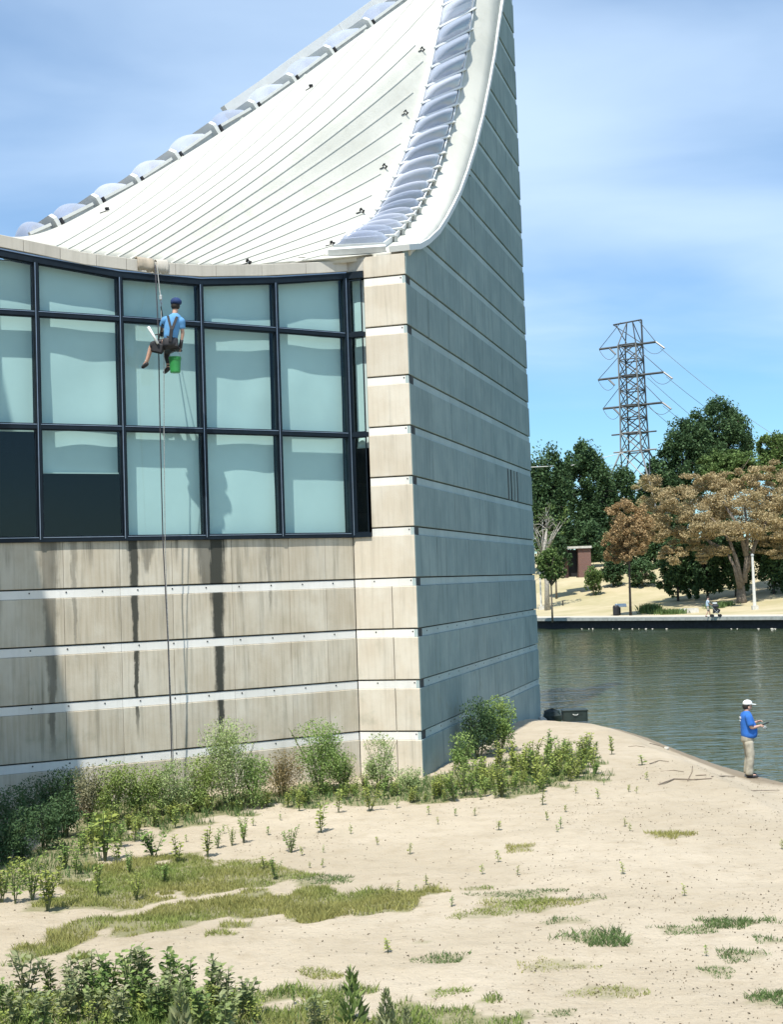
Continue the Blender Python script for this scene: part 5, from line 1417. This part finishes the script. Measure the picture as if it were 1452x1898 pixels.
def hand_nodes(V_, E_, R_, wrist_i, d, side, curl, sc=1.0):
    """palm + five curled fingers from wrist; d = direction, side = across palm, curl = bend direction"""
    w = Vector(V_[wrist_i]); V_.append(w+d*.05*sc); palm = len(V_)-1; E_.append((wrist_i, palm)); R_.append((.034*sc, .02*sc))
    for k2, (off, L) in enumerate(((-.033, .062), (-.011, .072), (.011, .07), (.033, .055))):
        a = w+d*.09*sc+side*off*sc; V_.append(a); R_.append(.0105*sc); i1 = len(V_)-1; E_.append((palm, i1))
        b = a+(d*.6+curl*.6)*L*.5*sc; V_.append(b); R_.append(.0095*sc); E_.append((i1, i1+1))
        c = b+(curl-d*.25)*L*.5*sc; V_.append(c); R_.append(.008*sc); E_.append((i1+1, i1+2))
    a = w+d*.035*sc-side*.045*sc; V_.append(a); R_.append(.013*sc); i1 = len(V_)-1; E_.append((palm, i1))
    V_.append(a+(d*.7+curl*.5)*.045*sc); R_.append(.010*sc); E_.append((i1, i1+1))
def figure(root, J_, parts, scale=1.0):
    """J_: dict of joint -> Vector (local). builds one continuous body, then clothes"""
    g = lambda k2: Vector(J_[k2])
    names = ['pelvis', 'waist', 'chest', 'neck', 'head0', 'head1', 'nose', 'shL', 'elL', 'wrL', 'shR', 'elR', 'wrR', 'hipL', 'knL', 'anL', 'toL', 'hipR', 'knR', 'anR', 'toR']
    E = [('pelvis', 'waist'), ('waist', 'chest'), ('chest', 'neck'), ('neck', 'head0'), ('head0', 'head1'), ('head0', 'nose'), ('chest', 'shL'), ('shL', 'elL'), ('elL', 'wrL'), ('chest', 'shR'), ('shR', 'elR'), ('elR', 'wrR'),
         ('pelvis', 'hipL'), ('hipL', 'knL'), ('knL', 'anL'), ('anL', 'toL'), ('pelvis', 'hipR'), ('hipR', 'knR'), ('knR', 'anR'), ('anR', 'toR')]
    R = dict(pelvis=(.125, .10), waist=(.12, .10), chest=(.12, .09), neck=.056, head0=.085, head1=.078, nose=.02, shL=.050, elL=.043, wrL=.03, shR=.050, elR=.043, wrR=.03, hipL=.085, knL=.06, anL=.042, toL=.035, hipR=.085, knR=.06, anR=.042, toR=.035)
    V_ = [g(n_) for n_ in names]; E_ = [(names.index(a), names.index(b)) for a, b in E]; R_ = [R[n_] if not isinstance(R[n_], tuple) else R[n_] for n_ in names]
    for s in ('L', 'R'):
        d = (g('wr'+s)-g('el'+s)).normalized(); cu = Vector(J_.get('curl'+s, (0, 0, -1))); si = d.cross(cu).normalized()
        hand_nodes(V_, E_, R_, names.index('wr'+s), d, si, cu)
    body = skin('body', mSkin, V_, E_, R_, root, 2)
    def cloth(nm, mat, ks, es, rs, lv=2):
        return skin(nm, mat, [g(k2) if isinstance(k2, str) else Vector(k2) for k2 in ks], es, rs, root, lv)
    return body, cloth, g
def loft(name, mat, secs, tubes, parent, n=18, wr=.006, seed=1):
    """cloth shell: stacked ellipses (centre, rx, ry) plus sleeves or legs (points, radii), all one mesh, slightly creased"""
    rr = random.Random(seed); mb = MB(); vs = []; k = len(secs)
    for c, rx, ry in secs:
        for j in range(n):
            a = 2*math.pi*j/n; q = 1+rr.uniform(-1, 1)*wr*3
            vs.append(Vector(c)+Vector((rx*q*math.cos(a), ry*q*math.sin(a), rr.uniform(-1, 1)*wr)))
    fs = [(i*n+j, i*n+(j+1) % n, (i+1)*n+(j+1) % n, (i+1)*n+j) for i in range(k-1) for j in range(n)]+[tuple(range(n))[::-1], tuple((k-1)*n+j for j in range(n))]
    mb.add(vs, fs)
    for pts, rad in tubes:
        P_ = []; Q_ = []
        for a in range(len(pts)-1):
            for b in range(4): P_.append(Vector(pts[a]).lerp(Vector(pts[a+1]), b/4)); Q_.append((rad[a]*(1-b/4)+rad[a+1]*b/4)*(1+rr.uniform(-.07, .07)))
        P_.append(Vector(pts[-1])); Q_.append(rad[-1]); mb.tube(P_, Q_, 12)
    o = mb.build(name, mat, parent, smooth=True); o.modifiers.new('u', 'SUBSURF').render_levels = 1
    return o
def lerp(a, b, t): return Vector(a).lerp(Vector(b), t)
# ---- fisherman
fb = G(1391, 1441)
fish = empty('person', fb, 'standing fisherman in a blue shirt, khaki trousers and white cap at the shore', 'person')
fish.scale = (1.03, 1.03, 1.03)
F = dict(pelvis=(-.02, 0, .98), waist=(.02, 0, 1.12), chest=(-.02, 0, 1.36), neck=(-.01, 0, 1.54), head0=(.03, 0, 1.63), head1=(.025, 0, 1.73), nose=(.125, 0, 1.635),
         shL=(-.02, .19, 1.46), elL=(.03, .26, 1.19), wrL=(.26, .13, 1.27), shR=(-.02, -.19, 1.46), elR=(.02, -.25, 1.17), wrR=(.25, -.10, 1.20),
         hipL=(-.02, .10, .92), knL=(.05, .11, .50), anL=(-.02, .12, .09), toL=(.17, .13, .045), hipR=(-.02, -.10, .92), knR=(.02, -.11, .50), anR=(-.06, -.12, .09), toR=(.14, -.14, .045), curlL=(.3, -.6, -.6), curlR=(.3, .6, -.6))
body, cloth, g = figure(fish, F, None)
loft('shirt', mShirtB, [((.02, 0, .90), .165, .19), ((.025, 0, .98), .19, .205), ((.035, 0, 1.10), .20, .205), ((.01, 0, 1.25), .175, .20), ((-.015, 0, 1.38), .150, .215), ((-.02, 0, 1.46), .125, .205), ((-.015, 0, 1.515), .09, .135), ((-.01, 0, 1.545), .066, .078), ((-.005, 0, 1.552), .05, .06)],
     [([g('shL')+Vector((0, -.06, -.01)), g('shL')+Vector((0, .02, -.03)), lerp(g('shL'), g('elL'), .85)], [.075, .095, .082]), ([g('shR')+Vector((0, .06, -.01)), g('shR')+Vector((0, -.02, -.03)), lerp(g('shR'), g('elR'), .85)], [.075, .095, .082])], fish, seed=3)
loft('trousers', mKhaki, [((-.02, 0, .80), .14, .16), ((-.02, 0, .88), .155, .185), ((-.01, 0, .98), .15, .18), ((0, 0, 1.02), .14, .165)],
     [([(-.02, .09, .88), (.03, .115, .52), (.0, .125, .30), (-.02, .13, .07)], [.115, .096, .094, .098]), ([(-.02, -.09, .88), (.01, -.115, .52), (-.03, -.125, .30), (-.05, -.13, .07)], [.115, .096, .094, .098])], fish, seed=4, wr=.008)
for s in ('L', 'R'):
    a = g('an'+s); cloth('shoe', mShoe, [a+Vector((-.05, 0, -.045)), a+Vector((.06, 0, -.035)), g('to'+s)+Vector((.03, 0, 0))], [(0, 1), (1, 2)], [(.05, .045), (.055, .05), (.045, .035)])
    MB().ball(g('head0')+Vector((.083, .03 if s == 'L' else -.03, .02)), .010, 5).build('eye', mBlack, fish)
    MB().ball(g('head0')+Vector((-.0, .085 if s == 'L' else -.085, .0)), .025, 5, 0, (.9, .35, 1.2)).build('ear', mSkin, fish)
MB().ball((-.012, 0, 1.655), .093, 7, 0, (1, .92, .95)).build('hair', mHair, fish, smooth=True)
cp = MB().ball((.02, 0, 1.715), .108, 8, 0, (1.06, .95, .85)); cp.v = [(a, b, max(c, 1.695)) for a, b, c in cp.v]
cp = cp.build('cap', mWhite, fish, smooth=True)
MB().add([(.10, -.07, 1.70), (.21, -.05, 1.685), (.225, 0, 1.685), (.21, .05, 1.685), (.10, .07, 1.70), (.10, -.07, 1.712), (.21, -.05, 1.697), (.225, 0, 1.697), (.21, .05, 1.697), (.10, .07, 1.712)], [(4, 3, 2, 1, 0), (5, 6, 7, 8, 9)]+[(i, (i+1) % 5, 5+(i+1) % 5, 5+i) for i in range(5)]).build('brim', mWhite, cp)
MB().box((-.166, -.0, 1.40), (.012, .13, .04)).build('shirt_print', mWhite, fish)
MB().box((-.170, 0, 1.33), (.012, .08, .025)).build('shirt_print', mWhite, fish)
MB().box((.0, -.148, .80), (.12, .02, .05)).build('pocket', mBarkD, fish)
# rod and reel
hd = fb+Vector((.36, 0, 1.25)); rod = empty('fishing_rod', hd, 'thin fishing rod with reel held by the fisherman', 'fishing rod')
rd = Vector((.80, .55, .16)).normalized()
MB().tube([-rd*.28, rd*.22], .014, 8).build('grip', mBlack, rod)
MB().tube([rd*.22, rd*1.0, rd*2.05+Vector((0, 0, -.03))], [.007, .005, .002], 6).build('rod_blank', mIns, rod)
rl = MB().lathe((0, 0, 0), [(.035, -.03), (.045, -.02), (.025, 0), (.045, .02), (.035, .03)], 12).build('reel', mGrey, rod); rl.location = rd*.06+Vector((0, -.01, -.08)); rl.rotation_euler = (1.4, 0, .5)
MB().tube([rl.location, rl.location+Vector((.0, -.07, .0)), rl.location+Vector((.04, -.08, -.03))], .006, 5).build('reel_handle', mBlack, rod)
# ---- window cleaner hanging on a rope
DWk = 29.15
def wp(x, y, dd=0): return atD(x, y, DWk+dd)
wr = wp(316, 637)
wk = empty('person', wr, 'window cleaner in a light blue shirt and navy cap hanging on a rope', 'person')
L_ = lambda x, y, dd=0: wp(x, y, dd)-wr
Wj = dict(pelvis=L_(315, 636), waist=L_(318, 620), chest=L_(321, 599), neck=L_(324.5, 581, .01), head0=L_(325.5, 570, .03), head1=L_(326.5, 561, .03), nose=L_(322, 569, .15),
          shL=L_(307, 592), elL=L_(300, 608, .12), wrL=L_(300, 618, .34), shR=L_(335, 593), elR=L_(339, 618, .05), wrR=L_(335, 640, .10),
          hipL=L_(305, 637, .05), knL=L_(281, 641, .42), anL=L_(272, 671, .45), toL=L_(266, 678, .52), hipR=L_(322, 640, .05), knR=L_(309, 651, .52), anR=L_(312, 680, .45), toR=L_(306, 688, .56), curlL=(-.3, .3, -.8), curlR=(0, .3, -.9))
body, cloth, g = figure(wk, Wj, None)
ctr = lambda x, y, dd=0: L_(x, y, dd)
loft('shirt', mShirtL, [(ctr(316, 633), .155, .13), (ctr(317, 622), .165, .14), (ctr(319, 608), .175, .145), (ctr(321, 597), .19, .14), (ctr(322, 590), .185, .125), (ctr(323, 585), .13, .10), (ctr(324, 582), .075, .07), (ctr(324.5, 581), .055, .055)],
     [([g('shL')+Vector((.06, 0, 0)), g('shL')+Vector((-.01, 0, -.02)), lerp(g('shL'), g('elL'), .85)], [.075, .092, .08]), ([g('shR')+Vector((-.06, 0, 0)), g('shR')+Vector((.01, 0, -.02)), lerp(g('shR'), g('elR'), .7)], [.075, .092, .08])], wk, seed=5)
loft('shorts', mShoe, [(ctr(315, 646), .15, .15), (ctr(315, 640), .19, .175), (ctr(316, 630), .175, .155), (ctr(316.5, 626), .16, .14)],
     [([g('hipL'), lerp(g('hipL'), g('knL'), .55), lerp(g('hipL'), g('knL'), .92)], [.13, .115, .10]), ([g('hipR'), lerp(g('hipR'), g('knR'), .6), lerp(g('hipR'), g('knR'), .95)], [.13, .115, .10])], wk, seed=6, wr=.008)
loft('dark_leg_sleeve', mShoe, [(g('knR')+Vector((0, 0, .05)), .07, .07), (g('knR')+Vector((0, 0, -.02)), .075, .07), (g('knR').lerp(g('anR'), .35), .068, .068), (g('anR')+Vector((0, 0, .03)), .052, .055)], [], wk, n=12, seed=7)  # dark sleeve from the right knee down to the ankle
for s in ('L', 'R'): MB().tube([lerp(g('el'+s), g('wr'+s), .55), lerp(g('el'+s), g('wr'+s), .8), g('wr'+s)+(g('wr'+s)-g('el'+s)).normalized()*.07], [.042, .04, .045], 10).build('glove', mShoe, wk, smooth=True)
for s in ('L', 'R'):
    a = g('an'+s); t_ = (g('to'+s)-a).normalized(); o = cloth('shoe', mShoe, [a-t_*.05+Vector((0, 0, -.05)), a+t_*.05+Vector((0, 0, -.04)), g('to'+s)+t_*.06+Vector((0, 0, -.01))], [(0, 1), (1, 2)], [(.052, .045), (.055, .048), (.048, .036)])
    cloth('sock', mWhite if s == 'L' else mShoe, [a+Vector((0, 0, .0)), a+Vector((0, 0, .05))], [(0, 1)], [.048, .047], 1)
    MB().ball(g('head0')+Vector((.082 if s == 'R' else -.082, .0, .0)), .024, 5, 0, (.35, .9, 1.2)).build('ear', mSkin, wk)
    MB().ball(g('head0')+Vector((.03 if s == 'R' else -.03, .085, .02)), .01, 5).build('eye', mBlack, wk)
MB().ball(g('head0')+Vector((0, -.012, .03)), .105, 7, 0, (.95, 1, .9)).build('hair', mHair, wk, smooth=True)
c0 = g('head1'); cp = MB().ball((0, 0, 0), .125, 8, 0, (1, 1.05, .85)); cp.v = [(a, b, max(c, -.045)) for a, b, c in cp.v]; cp = cp.build('cap', mNavyC, wk, smooth=True); cp.location = c0+Vector((0, -.005, .005))
MB().add([(-.06, .09, -.03), (.06, .09, -.03), (.04, .19, -.04), (-.04, .19, -.04), (-.06, .09, -.015), (.06, .09, -.015), (.04, .19, -.025), (-.04, .19, -.025)], [(3, 2, 1, 0), (4, 5, 6, 7), (0, 1, 5, 4), (1, 2, 6, 5), (2, 3, 7, 6), (3, 0, 4, 7)]).build('brim', mNavyC, cp)
# harness straps over the back
def strap(p_, q_, w=.05, d_=.02, name='harness_strap'):
    t_ = (q_-p_).normalized(); return beam(p_, q_, w, -d_, d_, name, mBlack, wk, n=Vector((0, -1, 0)))
bk = Vector((0, -.165, 0))
strap(g('shL')+Vector((.07, -.10, .05)), g('waist')+bk+Vector((.03, .0, .05))); strap(g('shR')+Vector((-.06, -.10, .05)), g('waist')+bk+Vector((.03, 0, .05)), .055); strap(g('waist')+bk+Vector((.03, .0, .08)), g('pelvis')+bk+Vector((.03, 0, .0)), .07)
skin('harness_belt', mBlack, [g('waist')+Vector((0, 0, -.06)), g('pelvis')+Vector((0, 0, .06))], [(0, 1)], [(.175, .155), (.185, .165)], wk, 2)
# bosun seat, pouch, tools
seat = empty('work_seat', wp(312, 646, .15), 'black hanging seat under the window cleaner', 'seat')
o = MB().box((0, 0, -.03), (.56, .34, .05)).build('seat_board', mBlack, seat); o.modifiers.new('b', 'BEVEL').width = .012
MB().tube([(-.26, 0, 0), L_(301, 600, -.02)-L_(312, 646, .15)], .014, 5).build('seat_sling', mBlack, seat)
MB().tube([(.22, 0, 0), L_(301, 600, -.02)-L_(312, 646, .15)], .014, 5).build('seat_sling', mBlack, seat)
o = MB().box((-.20, -.18, -.02), (.26, .12, .22), Matrix.Rotation(.25, 3, 'Y')).build('tool_pouch', mBlack, seat); o.modifiers.new('b', 'BEVEL').width = .03
o = MB().box((.1, -.2, .04), (.3, .1, .16), Matrix.Rotation(-.15, 3, 'Y')).build('tool_pouch', mShoe, seat); o.modifiers.new('b', 'BEVEL').width = .03
tw = wp(284, 622, -.12); tool = empty('applicator', tw, 'white window washing applicator at the left hip of the hanging cleaner', 'cleaning tool')
a = wp(275, 606, -.12)-tw; b_ = wp(293, 637, -.12)-tw
MB().tube([a, a.lerp(b_, .5), b_], .030, 8).build('sleeve', mWhite, tool, smooth=True)
MB().tube([a.lerp(b_, .5), a.lerp(b_, .5)+Vector((.14, .05, .03))], .014, 6).build('handle', mBlack, tool)
# bucket
bb = wp(325, 691, .12); bu = empty('bucket', bb, 'green bucket hanging below the window cleaner', 'bucket')
mBk = plain('green_plastic', (.03, .25, .06), .45, 0, .1, 4)
MB().lathe((0, 0, 0), [(.105, 0), (.112, .02), (.128, .30), (.138, .305), (.138, .345), (.128, .345), (.125, .31), (.10, .02)], 20).build('tub', mBk, bu, smooth=False)
MB().lathe((0, 0, .27), [(.130, 0), (.136, .005), (.136, .02), (.130, .025)], 20, cap=False).build('rim_band', mBk, bu)
MB().tube([(-.135, 0, .32), (-.10, 0, .42), (0, 0, .49), (.10, 0, .42), (.135, 0, .32)], .006, 5).build('bail', mGrey, bu)
MB().tube([(0, 0, .49), wp(334, 641, .1)-bb], .007, 5).build('hook_line', mBlack, bu)
# ropes
mRope = plain('dark_rope', (.05, .05, .06), .9, 0, .3, 30)
mRopeL = plain('grey_rope', (.30, .31, .30), .9, 0, .3, 30)
e0 = atD(287, 486, 30.0); 
def ropepts(lst): return [atD(x, y, D) for x, y, D in lst]
r1 = ropepts([(287, 485, 30.35), (287.5, 492, 29.93), (289, 520, 29.7), (292, 580, 29.45), (293.5, 620, 29.35), (297, 800, 29.4), (302, 1000, 29.5), (312, 1200, 29.55), (319, 1425, 29.75)])
tag(MB().tube(r1, .013, 6).build('rope', mRope), 'dark main rope falling from the parapet to the ground', 'rope')
r2 = ropepts([(291, 487, 30.2), (291.5, 494, 29.92), (295, 530, 29.6), (299, 560, 29.3), (299, 600, 29.2)])
tag(MB().tube(r2, .009, 6).build('rope', mRopeL), 'short pale rope from the parapet to the cleaner', 'rope')
r3 = ropepts([(304, 640, 29.2), (304, 800, 29.35), (306, 1000, 29.45), (309, 1100, 29.5), (315, 1250, 29.6), (322, 1425, 29.85)])
tag(MB().tube(r3, .009, 6).build('rope', mRopeL), 'thin pale rope hanging from the cleaner beside the main rope', 'rope')
dv = empty('rope_grab', wp(298, 552, .08), 'small metal descender clipped to the rope above the cleaner', 'rope device')
MB().lathe((0, 0, -.06), [(.02, 0), (.035, .02), (.035, .10), (.02, .12)], 8).build('grab_body', mGrey, dv)
MB().tube([(.0, 0, -.06), (.03, -.01, -.13), (.0, -.01, -.20), (-.025, 0, -.13), (0, 0, -.06)], .008, 5).build('carabiner', mAlu, dv)
MB().tube([(.0, -.01, -.20), (.02, -.01, -.30), (.03, 0, -.42)], .012, 5).build('lanyard', mBlack, dv)
# cloth pads on the parapet
mPad = plain('canvas_pad', (.36, .31, .24), .95, 0, .2, 6, bumpy=.3)
for (x0, x1, lb, mt) in ((254, 285, 'tan canvas pad over the parapet left of the rope', mPad), (290, 311, 'grey canvas pad over the parapet right of the rope', mFascia)):
    a = eaveP(x0, 490); b_ = eaveP(x1, 490); t_ = Vector((b_.x-a.x, b_.y-a.y, 0)).normalized(); n_ = Vector((t_.y, -t_.x, 0)); W_ = (b_-a).length
    rr = random.Random(x0); mb = MB(); nu = 10; prof = [(-.45, .02), (-.1, .05), (.10, .04), (.17, -.02), (.18, -.16), (.16, -.27)]; vs = []
    for i in range(nu+1):
        for j, (o_, h_) in enumerate(prof): vs.append(a+t_*(W_*i/nu)+n_*(o_+rr.uniform(-.015, .015))+Vector((0, 0, h_+(b_.z-a.z)*i/nu+rr.uniform(-.02, .02)*(j > 3))))
    m_ = len(prof); o = mb.add(vs, [(i*m_+j, (i+1)*m_+j, (i+1)*m_+j+1, i*m_+j+1) for i in range(nu) for j in range(m_-1)]).build('parapet_pad', mt, smooth=True)
    md = o.modifiers.new('s', 'SOLIDIFY'); md.thickness = .02; md.offset = 0; tag(o, lb, 'pad', 'canvas pads on the parapet')
# ---- couple of the far path: man with pushchair
pb = atD(1313, 1143, 118.6); q = Vector((pb.x-BA.x, pb.y-BA.y, 0)); pb = bank(q.dot(bdir), q.dot(bnor), BT+.012)
pm = empty('person', pb, 'walker in a pale blue shirt pushing a pushchair along the far path', 'person')
Pm = dict(pelvis=(0, 0, .95), waist=(0, 0, 1.10), chest=(.02, 0, 1.34), neck=(.04, 0, 1.52), head0=(.08, 0, 1.62), head1=(.08, 0, 1.72), nose=(.18, 0, 1.62), shL=(.02, .18, 1.44), elL=(.12, .22, 1.2), wrL=(.36, .15, 1.08), shR=(.02, -.18, 1.44), elR=(.1, -.22, 1.18), wrR=(.36, -.15, 1.08),
          hipL=(0, .1, .9), knL=(.18, .1, .5), anL=(.22, .1, .1), toL=(.38, .1, .06), hipR=(0, -.1, .9), knR=(.0, -.1, .48), anR=(-.22, -.1, .12), toR=(-.08, -.1, .05), curlL=(.2, 0, -1), curlR=(.2, 0, -1))
body, cloth, g = figure(pm, Pm, None)
mPale = plain('pale_blue_cotton', (.42, .52, .60), .9, 0, .1)
loft('shirt', mPale, [((0, 0, .88), .14, .17), ((0, 0, 1.0), .15, .175), ((.01, 0, 1.2), .15, .18), ((.02, 0, 1.4), .13, .19), ((.03, 0, 1.47), .09, .13), ((.04, 0, 1.51), .055, .06)], [([g('shL'), lerp(g('shL'), g('elL'), .8)], [.08, .075]), ([g('shR'), lerp(g('shR'), g('elR'), .8)], [.08, .075])], pm)
loft('shorts', mKhaki, [((0, 0, .80), .13, .16), ((0, 0, .92), .145, .17)], [([g('hipL'), lerp(g('hipL'), g('knL'), .85)], [.11, .10]), ([g('hipR'), lerp(g('hipR'), g('knR'), .85)], [.11, .10])], pm)
for s in ('L', 'R'):
    cloth('shoe', mShoe, [g('an'+s)+Vector((-.04, 0, -.05)), g('to'+s)+Vector((.02, 0, 0))], [(0, 1)], [(.05, .05), (.045, .04)])
MB().ball(g('head1')+Vector((-.01, 0, .0)), .1, 6, 0, (1, .95, .8)).build('hair', mHair, pm, smooth=True)
ps = pb+bdir*.75
st = empty('pushchair', ps, 'black pushchair with a white top in front of the walker', 'pushchair')
for (x, y) in ((-.3, -.25), (-.3, .25), (.38, -.22), (.38, .22)):
    w = MB().lathe((0, 0, -.02), [(.07, 0), (.13, .005), (.13, .035), (.07, .04)], 14).build('wheel', mBlack, st); w.location = (x, y, .13); w.rotation_euler[0] = math.pi/2
MB().tube([(-.42, -.24, 1.05), (-.1, -.24, .6), (.38, -.22, .14)], .018, 6).build('frame', mGrey, st)
MB().tube([(-.42, .24, 1.05), (-.1, .24, .6), (.38, .22, .14)], .018, 6).build('frame', mGrey, st)
MB().tube([(-.3, -.25, .13), (.2, -.24, .6)], .015, 6).build('frame', mGrey, st); MB().tube([(-.3, .25, .13), (.2, .24, .6)], .015, 6).build('frame', mGrey, st)
MB().tube([(-.42, -.24, 1.05), (-.46, 0, 1.07), (-.42, .24, 1.05)], .02, 6).build('handlebar', mBlack, st)
o = MB().add([(-.2, -.22, .35), (.3, -.22, .35), (.42, -.22, .62), (-.1, -.22, .95), (-.2, .22, .35), (.3, .22, .35), (.42, .22, .62), (-.1, .22, .95)], [(0, 1, 2, 3), (7, 6, 5, 4), (0, 4, 5, 1), (1, 5, 6, 2), (2, 6, 7, 3), (3, 7, 4, 0)]).build('seat', mBlack, st)
o.modifiers.new('b', 'BEVEL').width = .03
cn = MB().ball((.02, 0, .92), .30, 8, 0, (1, .85, .9)); cn.v = [(a, b, max(c, .86)) for a, b, c in cn.v]; cn.build('canopy', mShoe, st, smooth=True)
o = MB().box((-.02, 0, 1.20), (.36, .3, .10)).build('blanket', mWhite, st); o.modifiers.new('b', 'BEVEL').width = .03
print('objects', len(bpy.data.objects), 'tris~', sum(len(m.polygons)*2 for m in bpy.data.meshes))
